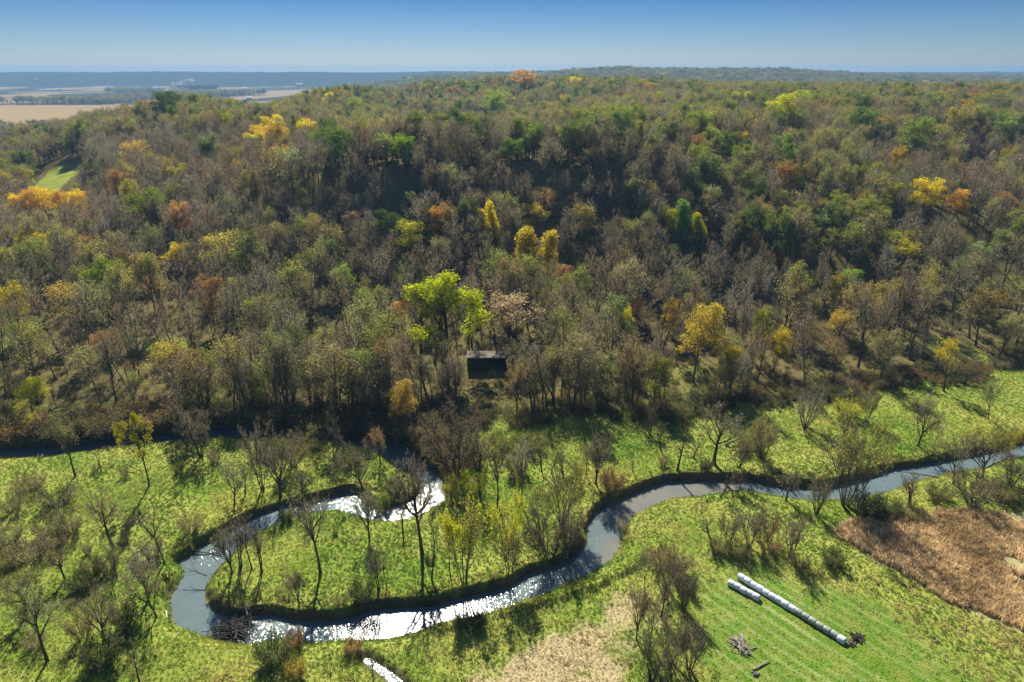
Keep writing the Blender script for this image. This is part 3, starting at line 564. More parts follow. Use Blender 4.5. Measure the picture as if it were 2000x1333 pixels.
# kind, variant, foot x, foot y, top y, width (survey pixels), tint, name, label
FG = [
 ('tipped',1,65,868,790,55,YG,'yellow_tipped_tree','leaning tree with a yellow-tipped crown on the upper creek\'s brushy far bank'),
 ('tipped',0,147,930,812,48,OL,'thin_leaved_tree','twin-trunked tree with a narrow olive crown beside the upper creek, west end'),
 ('slim',3,198,922,884,18,OL,'sapling','small crooked sapling east of the twin-trunked olive tree'),
 ('tufted',0,291,948,803,62,(.40,.36,.02),'tufted_tree','tall lone tree with bright yellow-green foliage tufts in the western meadow'),
 ('multi',2,365,872,802,34,RB,'leafless_tree','small reddish bare tree beside the big grey tree by the upper creek'),
 ('multi',0,393,893,795,66,OL,'leafless_tree','large dense grey bare tree with fanned shadow beside the upper creek'),
 ('vase',1,458,985,896,78,OL,'leafless_tree','forked bare tree leaning over the meadow above the river\'s left loop'),
 ('roundtop',0,222,1072,950,66,OL,'leafless_tree','bare tree with long curved trunk and dense grey round crown, western meadow'),
 ('slim',0,322,1102,985,36,OL,'leafless_tree','tall slender bare tree just west of the cut bank\'s elbow'),
 ('slim',1,298,1052,1000,30,OL,'leafless_tree','short bare tree beside the tall slender one in the western meadow'),
 ('slim',2,250,1046,1008,22,OL,'sapling','tiny bare sapling between the round-crowned tree and the short bare tree'),
 ('roundtop',1,127,1132,1068,48,OL,'leafless_tree','small bare tree below the reddish thicket in the western meadow'),
 ('tipped',0,52,1200,1115,84,OL,'thin_leaved_tree','broad olive-tinged tree at the western edge above the leaning tree'),
 ('tipped',0,93,1292,1135,78,OL,'thin_leaved_tree','big leaning tree with thick dark trunk and olive crown, southwest meadow'),
 ('roundtop',2,228,1132,1065,38,OL,'leafless_tree','small bare tree under the curved-trunk tree, long thin shadow'),
 ('vase',2,288,1172,1075,56,OL,'leafless_tree','bare forked tree west of the river-leaning tree'),
 ('vase',3,306,1206,1090,92,RB,'leafless_tree','bare tree spreading toward the river\'s western bend from its outer bank'),
 ('vase',0,203,1252,1150,76,OL,'leafless_tree','bare tree with twisting limbs among dark shrubs, southwest meadow'),
 ('slim',3,273,1338,1252,28,OL,'dead_tree','pale dead snag at the southern edge, southwest meadow'),
 ('slim',3,162,1132,1098,8,OL,'dead_tree','short pale broken trunk among dark shrubs, western meadow'),
 ('vase',2,453,1120,1028,56,RB,'leafless_tree','bare reddish tree on the inner bank of the western bend'),
 ('slim',2,470,1108,1018,34,RB,'leafless_tree','slender bare tree right beside the reddish one on the inner bank'),
 ('slim',0,492,1112,1010,36,RB,'leafless_tree','tallest of the slender bare trees on the neck of the grassy peninsula'),
 ('slim',2,512,1118,1030,30,RB,'leafless_tree','easternmost of the slender bare trees on the peninsula\'s neck'),
 ('vase',0,548,972,855,92,OL,'leafless_tree','large vase-shaped bare tree on the cut bank of the first loop'),
 ('multi',2,513,958,832,40,RB,'leafless_tree','reddish bare tree left of the large vase-shaped tree'),
 ('roundtop',1,592,976,915,38,OL,'leafless_tree','small bare tree on the cut bank right of the vase-shaped tree'),
 ('willow',1,575,912,846,84,OL,'thin_leaved_tree','broad olive shrubby tree behind the vase-shaped bare tree'),
 ('slim',1,478,962,905,26,OL,'sapling','thin bare sapling between the forked tree and the reddish tree'),
 ('vase',3,708,952,868,104,OL,'leafless_tree','wide bare tree on the neck between the two arms of the first loop'),
 ('vase',2,722,1050,960,58,OL,'leafless_tree','dark twin-legged bare tree on the near bank of the first loop'),
 ('roundtop',2,626,1118,968,48,OL,'leafless_tree','tall single-trunk bare tree in the middle of the grassy peninsula'),
 ('roundtop',2,825,1082,890,62,OL,'leafless_tree','very tall thin-trunked bare tree standing before the river\'s glittering loop'),
 ('slim',3,787,1042,985,26,OL,'sapling','crooked small bare tree just left of the very tall thin one'),
 ('slim',1,843,1132,1010,30,OL,'leafless_tree','bare tree wrapped in a dark vine clump on its trunk'),
 ('slim',0,878,1112,1015,24,OL,'leafless_tree','thin straight bare tree between the vine-wrapped tree and the poplar pair'),
 ('poplar',0,908,1150,985,76,YG,'yellow_green_tree','left yellow-green poplar above the lower river reach'),
 ('poplar',1,998,1152,978,66,YG,'yellow_green_tree','right yellow-green poplar whose shadow crosses the lower river'),
 ('multi',1,893,938,800,132,OL,'leafless_tree','huge dark grey bare tree at the forest foot above the first loop'),
 ('roundtop',0,937,964,832,56,PG,'leafless_tree','tall bare tree right of the huge dark grey one'),
 ('tipped',0,972,988,850,46,OL,'thin_leaved_tree','tall tree with an olive top right of the huge dark tree\'s neighbour'),
 ('poplar',1,922,1004,925,58,YG,'yellow_green_tree','yellow-green poplar on the outer bank of the first loop'),
 ('poplar',0,882,990,935,44,(.38,.34,.04),'yellow_green_tree','small yellowish poplar at the water edge of the glittering loop'),
 ('tipped',1,743,902,834,46,RU,'yellow_tipped_tree','small tree with rusty orange tips on the far side of the first loop'),
 ('vase',1,652,897,830,46,OL,'leafless_tree','bare tree between the upper creek and the first loop'),
 ('slim',0,530,890,822,26,RB,'leafless_tree','slender bare tree in front of the forest shade on the upper creek'),
 ('slim',2,740,1152,1066,30,RB,'leafless_tree','left one of two small bare trees in the peninsula meadow'),
 ('slim',0,755,1146,1072,24,RB,'leafless_tree','right one of two small bare trees in the peninsula meadow'),
 ('vase',2,585,1186,1118,44,OL,'leafless_tree','bare tree leaning right over the lower river\'s inner bank'),
 ('vase',1,566,1192,1130,36,OL,'leafless_tree','small bare tree next to the leaning one, inner bank'),
 ('roundtop',0,1018,986,856,50,OL,'leafless_tree','bare tree with dark trunk left of the big yellow-green willow'),
 ('willow',0,1097,1020,912,122,(.28,.28,.05),'willow_tree','big yellow-green willow west of the river\'s big bend'),
 ('multi',1,1072,1104,985,112,OL,'leafless_tree','dense grey bare willow clump at the water of the big bend'),
 ('multi',0,1112,1088,1002,66,RB,'leafless_tree','lower grey-brown bare clump on the big bend\'s inner bank'),
 ('vase',2,1163,946,850,62,RB,'leafless_tree','bare tree with dark straight trunk in the meadow above the big bend'),
 ('slim',1,1126,944,888,24,OL,'sapling','thin bare sapling left of the dark straight-trunked tree'),
 ('slim',0,1146,930,872,20,OL,'sapling','thin bare sapling close behind the dark straight-trunked tree'),
 ('slim',3,1058,920,872,22,OL,'sapling','westernmost of the thin saplings behind the willow'),
 ('slim',1,1078,924,868,24,OL,'sapling','second of the thin saplings behind the willow'),
 ('slim',2,1098,922,872,30,OL,'sapling','double-stemmed sapling behind the willow'),
 ('slim',3,1236,922,884,14,OL,'dead_tree','broken thin snag in the meadow left of the tall leaning bare tree'),
 ('slim',3,1323,920,820,34,OL,'leafless_tree','tall leaning bare tree just above the creek\'s far bank'),
 ('slim',1,1356,896,842,26,RB,'leafless_tree','small bare tree right of the tall leaning one'),
 ('roundtop',0,1394,904,790,96,OL,'leafless_tree','dark broad bare tree at the meadow\'s upper edge near a leaning log'),
 ('multi',2,1443,912,866,48,RB,'leafless_tree','low reddish bare tree on the creek bank below the broad dark tree'),
 ('willow',1,1487,897,815,62,(.36,.33,.12),'thin_leaved_tree','small pale-yellow tree in the meadow above the middle reach'),
 ('slim',1,1408,972,925,24,OL,'sapling','thin bare tree on the near bank of the middle reach'),
 ('multi',2,1440,962,916,26,RU,'leafless_tree','small rusty bare tree on the near bank, middle reach'),
 ('roundtop',1,1535,978,914,46,OL,'leafless_tree','small dark tree on the near bank left of the reddish shrub tree'),
 ('multi',0,1594,1004,930,58,RU,'leafless_tree','reddish bare shrub tree left of the giant willow'),
 ('willow',2,1650,988,815,124,(.30,.29,.05),'willow_tree','giant yellow-green willow standing over the river, eastern reach'),
 ('multi',1,1676,1006,945,70,RU,'leafless_tree','brown bare clump at the giant willow\'s foot'),
 ('leafy_bush',1,1655,815,785,54,YG,'yellow_green_bush','yellow-green bush at the forest foot behind the giant willow'),
 ('willow',0,1692,824,763,44,OL,'thin_leaved_tree','small round olive tree at the meadow\'s upper edge'),
 ('vase',0,1793,870,774,56,RB,'leafless_tree','bare tree with a curved trunk in the eastern meadow'),
 ('vase',3,1930,820,742,56,RB,'leafless_tree','neat bare vase-shaped tree alone in the far eastern meadow'),
 ('vase',1,1862,946,845,84,RB,'leafless_tree','bare forked tree on the near bank of the eastern reach'),
 ('tipped',1,1918,934,835,96,(.36,.33,.03),'yellow_tipped_tree','yellow-tipped spreading tree on the near bank of the eastern reach'),
 ('willow',1,1962,886,832,58,(.40,.34,.04),'yellow_green_tree','yellow bushy tree on the far bank of the eastern reach'),
 ('slim',2,1776,988,925,38,RU,'leafless_tree','small rusty-topped bare tree on the near bank of the eastern reach'),
 ('multi',1,1898,992,925,92,OL,'leafless_tree','wide grey shrubby tree below the yellow-tipped spreading tree'),
 ('multi',0,1975,948,893,66,PG,'thin_leaved_tree','pale olive shrubby tree at the eastern edge below the river'),
 ('multi',1,1572,836,768,66,OL,'leafless_tree','dark bare thicket tree against the forest foot'),
 ('slim',0,1290,880,826,26,OL,'leafless_tree','thin bare tree in the forest\'s shadow above the meadow'),
 ('slim',2,1270,850,795,26,OL,'leafless_tree','thin bare tree where the forest shade meets the meadow'),
 ('vase',1,1258,1152,1078,44,OL,'leafless_tree','bare tree at the top of the thicket row by the tan grass'),
 ('multi',2,1302,1150,1075,60,OL,'leafless_tree','wide grey bare shrub tree at the top of the thicket row'),
 ('multi',0,1334,1188,1105,60,OL,'leafless_tree','grey bare shrub tree with dark base in the thicket row'),
 ('slim',2,1292,1205,1130,36,RB,'leafless_tree','slender bare tree in the middle of the thicket row'),
 ('vase',2,1243,1250,1148,50,OL,'leafless_tree','bare tree on the tan grass edge, middle of the thicket row'),
 ('slim',0,1268,1258,1178,34,RB,'leafless_tree','slender reddish tree beside the tan grass edge tree'),
 ('multi',1,1310,1296,1205,80,RB,'leafless_tree','broad reddish-grey bare clump, lower thicket row'),
 ('multi',0,1346,1312,1222,70,OL,'leafless_tree','grey clump throwing a dark shadow onto the mown grass'),
 ('multi',2,1272,1330,1240,66,OL,'leafless_tree','grey bare clump at the southern end of the thicket row'),
 ('vase',1,1310,1350,1262,56,OL,'leafless_tree','dark bare tree at the southern edge of the thicket row'),
 ('slim',1,1390,1062,1005,34,OL,'sapling','left bare sapling of the brushy patch above the bales'),
 ('multi',2,1422,1064,1000,44,RU,'leafless_tree','rusty bare shrub tree in the brushy patch above the bales'),
 ('multi',0,1462,1068,992,58,OL,'leafless_tree','tallest grey shrub tree in the brushy patch above the bales'),
 ('multi',1,1496,1056,1000,50,OL,'leafless_tree','right grey shrub tree of the brushy patch above the bales'),
 ('multi',2,1545,1092,1008,54,RB,'leafless_tree','bare shrub tree between the brushy patch and the reddish field'),
 ('slim',1,727,1322,1288,22,OL,'sapling','thin bare sapling beside the bright side creek'),
]
n_bush = [
 ('bush',118,985,946,78,OL,'large grey-brown bush of the western thicket, highest up'),('bush',60,960,925,62,RB,'reddish bush at the upper end of the western thicket'),('bush',28,1000,960,58,OL,'grey bush at the western edge of the thicket'),
 ('bush',102,1042,1002,66,OL,'olive-grey bush in the middle of the western thicket'),('bush',140,1045,1000,50,OL,'dark-footed bush on the thicket\'s east flank'),('bush',62,1098,1052,88,RB,'big reddish-brown bush in the western thicket'),
 ('bush',100,1070,1040,70,RB,'brown bush adjoining the big reddish one'),('bush',22,1062,1025,52,OL,'grey-green bush left of the big reddish one'),('leafy_bush',10,1110,1080,50,OL,'low olive bush at the western edge under the thicket'),
 ('bush',375,1040,998,48,RU,'round dark brown bush alone west of the cut bank'),('bush',70,1268,1234,46,OL,'round bush leaning against the big leaning trunk'),('bush',165,1248,1185,60,OL,'dark shrub at the left of the twisting bare tree'),
 ('leafy_bush',206,1300,1240,66,DG,'dark green shrub with long shadow, southwest meadow'),('leafy_bush',246,1226,1172,56,DG,'dark evergreen-looking shrub near the western bend'),('leafy_bush',155,1155,1118,50,DG,'dark shrub beside the broken trunk'),
 ('leafy_bush',183,1130,1090,44,OL,'olive shrub behind the broken trunk'),('bush',215,1122,1082,42,OL,'grey bush wrapped round the small bare tree'),('bush',172,1082,1058,22,OL,'small dark tussock bush in the western meadow'),
 ('bush',244,1062,1040,24,OL,'small round tussock west of the short bare tree'),('bush',300,1088,1048,34,OL,'low bush between two slender bare trees'),('bush',245,930,905,22,DG,'dark small bush near the lone tufted tree'),
 ('bush',188,922,905,14,DG,'tiny dark bush near the crooked sapling'),('bush',420,905,878,22,RB,'small reddish bush right of the fanned-shadow tree'),('leafy_bush',707,1172,1128,50,DG,'dark green bush on the lower river\'s far bank'),
 ('leafy_bush',600,880,855,50,OL,'olive bush under the forest by the upper creek'),('leafy_bush',1195,960,915,52,RU,'brown bush right of the dark straight-trunked tree'),('bush',1294,910,886,24,RU,'small round brown bush in the upper meadow'),
 ('leafy_bush',1378,918,895,28,DG,'small dark bush above the cut bank'),('leafy_bush',1625,1104,1070,50,DG,'dark green bush between the mown field and the reddish reeds'),('leafy_bush',535,1298,1240,62,DG,'dark dense bush on the near bank by the log jam'),
 ('leafy_bush',905,1225,1196,26,DG,'left of two dark bushes on the near bank by the glare'),('leafy_bush',934,1224,1193,28,DG,'right of two dark bushes on the near bank by the glare'),('leafy_bush',575,1262,1232,40,RU,'small brown bush beside the dark bank bush'),
 ('leafy_bush',690,1272,1248,42,RU,'brown bush on the near bank left of the glare'),('leafy_bush',580,1325,1285,40,(.42,.30,.03),'yellow-orange shrub near the southern edge'),('leafy_bush',1338,1160,1128,44,DG,'dark low bush inside the thicket row'),
 ('bush',1290,1110,1062,60,RU,'rusty bush at the head of the thicket row'),('bush',1322,1120,1075,54,RU,'second rusty bush at the head of the thicket row'),('bush',1500,1080,1040,60,RU,'rusty low bush under the grey shrub trees'),
 ('leafy_bush',1440,1086,1056,54,OL,'olive bush in front of the brushy patch'),('leafy_bush',1400,1080,1050,40,OL,'low olive bush at the west end of the brushy patch'),('bush',1560,1112,1080,46,RU,'brown bush at the foot of the isolated shrub tree'),
 ('leafy_bush',1730,1008,972,60,DG,'dark green bush below the eastern reach'),('leafy_bush',1830,975,945,54,OL,'olive bush on the near bank beside the forked tree'),('leafy_bush',1700,1010,975,60,DG,'dark bush right of the brown clump at the willow'),
 ('leafy_bush',1770,1010,985,60,OL,'low bush under the small rusty-topped tree'),('leafy_bush',1960,975,935,70,OL,'olive bush mass at the eastern edge'),('bush',200,850,815,80,OL,'wide brown bush along the upper creek\'s far bank'),
 ('bush',255,846,812,66,RB,'brown bush beside it on the upper creek\'s far bank'),('leafy_bush',150,848,822,50,OL,'olive bush on the upper creek\'s far bank, west'),('leafy_bush',690,910,880,40,DG,'dark bush between the creek arms'),
 ('leafy_bush',770,962,935,44,DG,'dark bush on the inner point of the first loop'),('leafy_bush',745,985,960,34,GR,'bright green bush at the tip of the inner point'),('bush',1215,1030,1010,20,OL,'small bush on the inside shore of the big bend'),
 ('leafy_bush',1010,925,885,50,OL,'olive bush behind the dark-trunked bare tree'),('leafy_bush',1040,880,848,56,OL,'olive bush at the forest\'s foot, middle'),('leafy_bush',985,880,842,60,GR,'green bush at the forest\'s foot beside the huge dark tree'),
 ('leafy_bush',1465,880,845,60,OL,'olive bush behind the small pale-yellow tree'),('leafy_bush',1320,818,790,60,OL,'dim bush in the forest\'s shadow'),('bush',665,1180,1160,26,OL,'small grey bush left of the dark bank bush'),
 ('leafy_bush',350,925,905,16,DG,'tiny dark tuft bush in the western meadow'),('leafy_bush',655,1046,1035,12,DG,'tiny dark bush on the peninsula meadow'),('leafy_bush',560,1015,990,26,DG,'dark bush on the peninsula\'s upper shore'),
]
FGP = []
for i, (kd, k, px, py, ty, w, tint, nm, lb) in enumerate(FG):
    x, y = at(px, py, 0); z = hz(x, y); x, y = at(px, py, z)
    # height so that the top meets the crown's upper pixel
    rx, ry, rz = ray(px, ty); t = y / ry; h = (CAM_H + rz * t) - z
    ppm = F / (y * cp + (CAM_H - z - h * .5) * sp)
    put(kd, k, x, y, z - .1, max(h, 1.5) * 1.04, w * 1.12 / ppm, name=nm, label=lb, cat='shrub' if 'bush' in nm else 'sapling' if nm == 'sapling' else 'tree', tint=tint, group='trees of the open floodplain'); FGP.append((x, y))
for i, (kd, px, py, ty, w, tint, lb) in enumerate(n_bush):
    x, y = at(px, py, 0); z = hz(x, y); rx, ry, rz = ray(px, ty); t = y / ry; h = (CAM_H + rz * t) - z
    ppm = F / (y * cp + (CAM_H - z) * sp)
    put(kd, i, x, y, z - .15, max(h, .8), w * 1.05 / ppm, name='leafless_bush' if kd == 'bush' else 'bush', label=lb, cat='bush', tint=tint, group='bushes of the floodplain', parts=('stem', 'foliage'))

# ------------------------------------------------------------------ the coloured trees that stand out in the woods
# px, py of the crown centre, crown width, crown height (px), kind, tint, label, short name used by the neighbours' labels
FT = [
 (862,602,150,105,'cottonwood',(.54,.58,.022),'huge bright yellow-green cottonwood towering above the bare woods by the shed','huge yellow-green cottonwood'),
 (775,604,40,34,'forest_leafy',OR,'small rusty orange tree just left of the huge yellow-green cottonwood','small rusty orange tree'),
 (780,800,46,74,'forest_leafy',(0.49,0.34,0.082),'brown-orange tree at the forest foot above the upper creek','brown-orange forest-foot tree'),
 (480,278,40,36,'forest_leafy',BY,'lowest yellow tree of the bright yellow grove on the hill shoulder','lowest yellow grove tree'),
 (508,262,40,36,'forest_leafy',GO,'second tree of the bright yellow grove on the hill shoulder','second yellow grove tree'),
 (538,243,42,34,'forest_leafy',BY,'topmost tree of the bright yellow grove on the hill shoulder','topmost yellow grove tree'),
 (548,266,36,32,'forest_leafy',GO,'front right tree of the bright yellow grove','front right yellow grove tree'),
 (594,256,46,42,'forest_leafy',BY,'bright yellow tree standing apart right of the yellow grove','lone yellow hill-shoulder tree'),
 (655,274,64,48,'forest_leafy',GR,'broad dark green tree on the hill shoulder right of the yellow trees','broad dark green shoulder tree'),
 (565,322,62,66,'forest_sparse',PG,'pale silvery green tree below the yellow grove','pale silvery tree'),
 (285,402,72,56,'forest_leafy',(0.20,0.25,0.022),'big dark green-yellow tree in the western woods','big dark green western tree'),
 (18,396,42,36,'forest_leafy',GO,'westernmost of the golden orange row of trees','westernmost golden row tree'),
 (52,390,42,38,'forest_leafy',OR,'second from the west in the golden orange row','second golden row tree'),
 (86,384,44,40,'forest_leafy',GO,'third, tallest crown in the golden orange row','third golden row tree'),
 (118,388,42,38,'forest_leafy',(0.70,0.44,0.067),'fourth in the golden orange row','fourth golden row tree'),
 (148,394,38,40,'forest_leafy',GO,'easternmost of the golden orange row of trees','easternmost golden row tree'),
 (350,420,38,54,'forest_leafy',(0.59,0.31,0.110),'tall orange-brown tree right of the big dark green western tree','tall orange-brown western tree'),
 (70,478,50,38,'forest_leafy',BY,'bright yellow tree below the golden row','bright yellow tree below the golden row'),
 (115,466,40,30,'forest_leafy',YG,'yellow-green tree beside the yellow one below the golden row','yellow-green tree below the golden row'),
 (335,490,42,34,'forest_leafy',(0.86,0.69,0.022),'small lemon-yellow round tree in the western woods','small lemon-yellow tree'),
 (480,445,32,28,'forest_leafy',OL,'small olive-yellow tree on the lower western slope','small olive-yellow slope tree'),
 (430,486,86,64,'forest_sparse',(0.55,0.48,0.088),'wide pale yellow-green topped tree on the lower western slope','wide pale yellow-green tree'),
 (215,542,78,48,'forest_leafy',(0.21,0.29,0.022),'broad green-topped tree in the lower western woods','broad green-topped tree'),
 (12,592,56,66,'forest_leafy',(0.70,0.57,0.053),'golden tree at the western edge of the lower woods','golden western-edge tree'),
 (128,588,64,70,'forest_sparse',(0.67,0.47,0.096),'thin orange-yellow tree in the lower western woods','thin orange-yellow tree'),
 (312,556,54,40,'forest_sparse',(0.53,0.31,0.110),'rusty-topped tree right of the broad green-topped one','rusty-topped tree'),
 (42,652,84,50,'forest_sparse',(0.30,0.40,0.066),'pale green tree near the western forest edge','pale green western tree'),
 (640,658,50,42,'forest_sparse',(0.59,0.52,0.132),'pale lime round-topped tree left of the cottonwood','pale lime round tree'),
 (335,704,86,64,'forest_sparse',(0.62,0.50,0.096),'wide thin golden-brown tree near the forest foot','wide golden-brown tree'),
 (205,668,56,60,'forest_sparse',(0.49,0.28,0.096),'rusty brown tree in the lower western woods','rusty brown lower tree'),
 (50,762,54,34,'forest_leafy',YG,'small yellow-green tree above the upper creek, west','small yellow-green creek tree'),
 (852,432,46,56,'forest_leafy',(0.74,0.40,0.082),'orange tree with pointed top on the dark slope','orange dark-slope tree'),
 (800,452,54,44,'forest_leafy',(0.62,0.57,0.067),'yellow tree left below the orange one on the dark slope','yellow dark-slope tree'),
 (762,432,52,46,'forest_leafy',DG,'dark green tree on the slope left of the yellow tree','dark green slope tree'),
 (944,432,28,46,'forest_spire',(0.66,0.51,0.044),'left yellow spire tree on the dark slope','left yellow spire'),
 (970,425,28,62,'forest_spire',BY,'bright yellow spire tree on the dark slope','bright yellow spire'),
 (1018,482,52,72,'forest_spire',(0.62,0.49,0.055),'full golden-green oval tree below the yellow spires','golden-green oval tree'),
 (1038,446,22,32,'forest_spire',(0.72,0.54,0.044),'small yellow spire between the oval trees','small yellow spire'),
 (1070,486,36,70,'forest_spire',(0.66,0.51,0.055),'narrow golden-green oval tree right of the fuller one','narrow golden-green oval tree'),
 (1040,420,54,36,'forest_sparse',(0.62,0.48,0.066),'thin yellowish tree right of the bright yellow spire','thin yellowish slope tree'),
 (1140,424,44,52,'forest_leafy',(0.38,0.30,0.096),'brown-orange tree on the middle slope','brown-orange slope tree'),
 (1072,388,48,40,'forest_sparse',(0.67,0.44,0.139),'bare tree with a few orange tips high on the dark slope','orange-tipped tree'),
 (1330,424,36,64,'forest_spire',(.20,.34,.07),'fresh green spire tree on the eastern slope','fresh green spire'),
 (1374,438,30,44,'forest_spire',(0.55,0.54,0.033),'yellow-green spire right of the fresh green one','yellow-green spire'),
 (1815,374,58,50,'forest_leafy',BY,'large bright yellow tree on the eastern hillside','large bright yellow eastern tree'),
 (1868,390,42,40,'forest_leafy',(0.82,0.50,0.082),'orange-gold tree touching the large bright yellow one','orange-gold eastern tree'),
 (1705,236,62,52,'forest_leafy',(0.15,0.23,0.066),'round green tree high on the eastern hill','round green hilltop tree'),
 (1798,258,70,58,'forest_leafy',(0.24,0.31,0.066),'wide green tree right of the round hilltop one','wide green eastern tree'),
 (1870,240,40,66,'forest_leafy',(0.38,0.33,0.066),'tall yellow-green tree high on the eastern hill','tall yellow-green eastern tree'),
 (1975,248,60,52,'forest_leafy',(0.20,0.26,0.077),'green tree at the eastern edge of the hilltop','green eastern-edge tree'),
 (1876,298,32,30,'forest_leafy',PG,'small pale green tree on the eastern slope','small pale green tree'),
 (1388,244,52,48,'forest_leafy',(0.33,0.39,0.066),'yellow-green tree upper of a stacked pair on the hilltop','upper stacked yellow-green tree'),
 (1384,268,48,38,'forest_leafy',(0.30,0.36,0.066),'yellow-green tree lower of the stacked pair','lower stacked yellow-green tree'),
 (1534,292,44,60,'forest_leafy',(0.21,0.29,0.066),'tall green tree on the upper eastern slope','tall green upper-slope tree'),
 (1556,350,38,34,'forest_leafy',(0.30,0.40,0.055),'small round yellow-green tree on the eastern slope','small round yellow-green tree'),
 (1441,272,28,28,'forest_leafy',(0.67,0.55,0.053),'small golden tree right of the stacked pair','small golden hilltop tree'),
 (1495,290,34,28,'forest_leafy',(0.49,0.25,0.082),'small rust-orange tree on the upper slope','small rust upper-slope tree'),
 (1525,204,62,26,'forest_leafy',YG,'flat yellow-green tree on the hill crest','flat yellow-green crest tree'),
 (1580,190,44,24,'forest_leafy',(0.42,0.50,0.055),'yellow-green tree right of the flat one on the crest','right crest yellow-green tree'),
 (1430,192,38,26,'forest_leafy',YG,'yellow-green tree on the crest above the stacked pair','crest tree above the pair'),
 (1092,230,30,26,'forest_leafy',GO,'left tree of the golden trio on the spur crest','left golden trio tree'),
 (1114,228,30,32,'forest_leafy',BY,'middle tree of the golden trio on the spur crest','middle golden trio tree'),
 (1134,232,28,28,'forest_leafy',(0.74,0.57,0.067),'right tree of the golden trio on the spur crest','right golden trio tree'),
 (788,252,56,48,'forest_leafy',(0.27,0.40,0.033),'bright green round tree on the spur crest','bright green crest tree'),
 (742,264,54,40,'forest_sparse',(0.42,0.50,0.132),'pale green tree left of the bright green crest tree','pale green crest tree'),
 (998,258,40,38,'forest_leafy',(0.18,0.28,0.055),'green tree on the spur crest, middle','middle green crest tree'),
 (1034,264,44,44,'forest_leafy',(0.22,0.31,0.033),'dark green tree right of the middle crest tree','dark green crest tree'),
 (1112,264,52,50,'forest_leafy',(0.17,0.23,0.055),'dark green tree below the golden trio','dark green tree below the trio'),
 (1215,240,46,52,'forest_leafy',(0.17,0.25,0.055),'dark green tree at the spur crest\'s east end','east-end green crest tree'),
 (1284,256,44,36,'forest_leafy',(0.24,0.29,0.088),'pale green round tree right of the spur crest','pale round tree'),
 (932,262,32,46,'forest_leafy',(0.09,0.14,0.055),'dark bluish green tree on the spur crest','dark bluish crest tree'),
 (1160,304,42,40,'forest_sparse',(0.62,0.49,0.176),'pale straw-coloured tree on the upper dark slope','pale straw tree'),
 (970,196,52,26,'forest_leafy',(0.33,0.42,0.055),'bright green tree on the second ridge','bright second-ridge tree'),
 (1028,150,54,18,'forest_leafy',OR,'orange tree on the far ridge skyline','orange skyline tree'),
 (1124,160,24,14,'forest_leafy',BY,'small yellow tree on the far ridge','small yellow far-ridge tree'),
 (640,190,30,26,'forest_leafy',BY,'bright yellow-green tree on the western ridge','bright western-ridge tree'),
 (690,206,34,30,'forest_leafy',(0.30,0.40,0.044),'green tree right of the bright western-ridge one','green western-ridge tree'),
 (325,202,54,34,'forest_leafy',DG,'dark green tree on the western knob','dark green knob tree'),
 (350,196,46,34,'forest_leafy',DG,'second dark green tree on the western knob','second knob tree'),
 (154,250,36,24,'forest_leafy',(0.83,0.63,0.022),'bright yellow tree low on the western spur','bright yellow spur tree'),
 (128,238,32,26,'forest_leafy',(0.30,0.40,0.044),'green tree left of the bright yellow spur tree','green spur tree'),
 (262,298,56,36,'forest_sparse',(0.70,0.48,0.110),'wide orange-tan tree on the western hillside','wide orange-tan tree'),
 (400,236,30,28,'forest_sparse',(0.59,0.40,0.139),'orange-tan tree under the western ridge','orange-tan ridge tree'),
 (1478,476,46,40,'forest_leafy',(0.48,0.30,0.110),'orange-brown round tree on the lower eastern slope','orange-brown round tree'),
 (1518,508,46,30,'forest_leafy',(0.49,0.25,0.067),'dark rust tree right below the orange-brown round one','dark rust tree'),
 (1762,500,70,58,'forest_sparse',(0.59,0.52,0.044),'wide yellow-green tree in the lower eastern woods','wide yellow-green eastern tree'),
 (1650,545,46,42,'forest_leafy',(0.30,0.46,0.033),'bright green round tree in the lower eastern woods','bright green round eastern tree'),
 (1715,464,50,24,'forest_leafy',(0.39,0.46,0.022),'flat lime-green tree on the lower eastern slope','flat lime-green tree'),
 (1914,494,52,42,'forest_leafy',(0.30,0.39,0.143),'pale green round tree on the lower eastern slope','pale green round eastern tree'),
 (1950,578,42,34,'forest_leafy',(0.67,0.46,0.096),'orange-yellow tree near the eastern forest edge','orange-yellow eastern tree'),
 (1366,636,72,100,'forest_leafy',(0.53,0.40,0.067),'tall golden-orange tree with visible trunk in the lower woods','tall golden-orange tree'),
 (1374,596,40,46,'forest_leafy',(0.68,0.52,0.082),'gold crown rising behind the tall golden-orange tree','gold crown tree'),
 (1640,634,46,70,'forest_sparse',(0.74,0.50,0.082),'orange tree in the lower eastern woods','orange lower eastern tree'),
 (1518,666,52,54,'forest_leafy',(0.52,0.41,0.044),'yellow-olive tree near the forest foot, east','yellow-olive forest-foot tree'),
 (1862,694,44,64,'forest_sparse',(0.66,0.51,0.022),'yellow shrubby tree near the eastern forest foot','yellow forest-foot shrub tree'),
 (1216,622,44,60,'forest_leafy',(0.59,0.51,0.044),'yellow-green tree right of the pale flecked one','yellow-green woodland tree'),
 (1240,588,32,28,'forest_leafy',(0.62,0.34,0.096),'small orange tree behind the yellow-green woodland tree','small orange woodland tree'),
 (996,604,100,66,'forest_sparse',(.66,.50,.32),'pale tan flecked wide tree right of the cottonwood','pale tan flecked tree'),
 (1098,530,38,32,'forest_leafy',(0.49,0.28,0.124),'small orange-brown tree above the pale flecked one','small orange-brown tree'),
 (662,548,54,64,'forest_sparse',(0.27,0.40,0.055),'light green tree on the lower middle slope','light green slope tree'),
 (690,430,40,40,'forest_sparse',(0.44,0.28,0.153),'brown-leaved tree at the west end of the dark slope','brown dark-slope tree'),
 (655,384,36,44,'forest_sparse',(0.44,0.30,0.153),'brownish tree on the western part of the dark slope','brownish dark-slope tree'),
]
FTP = []
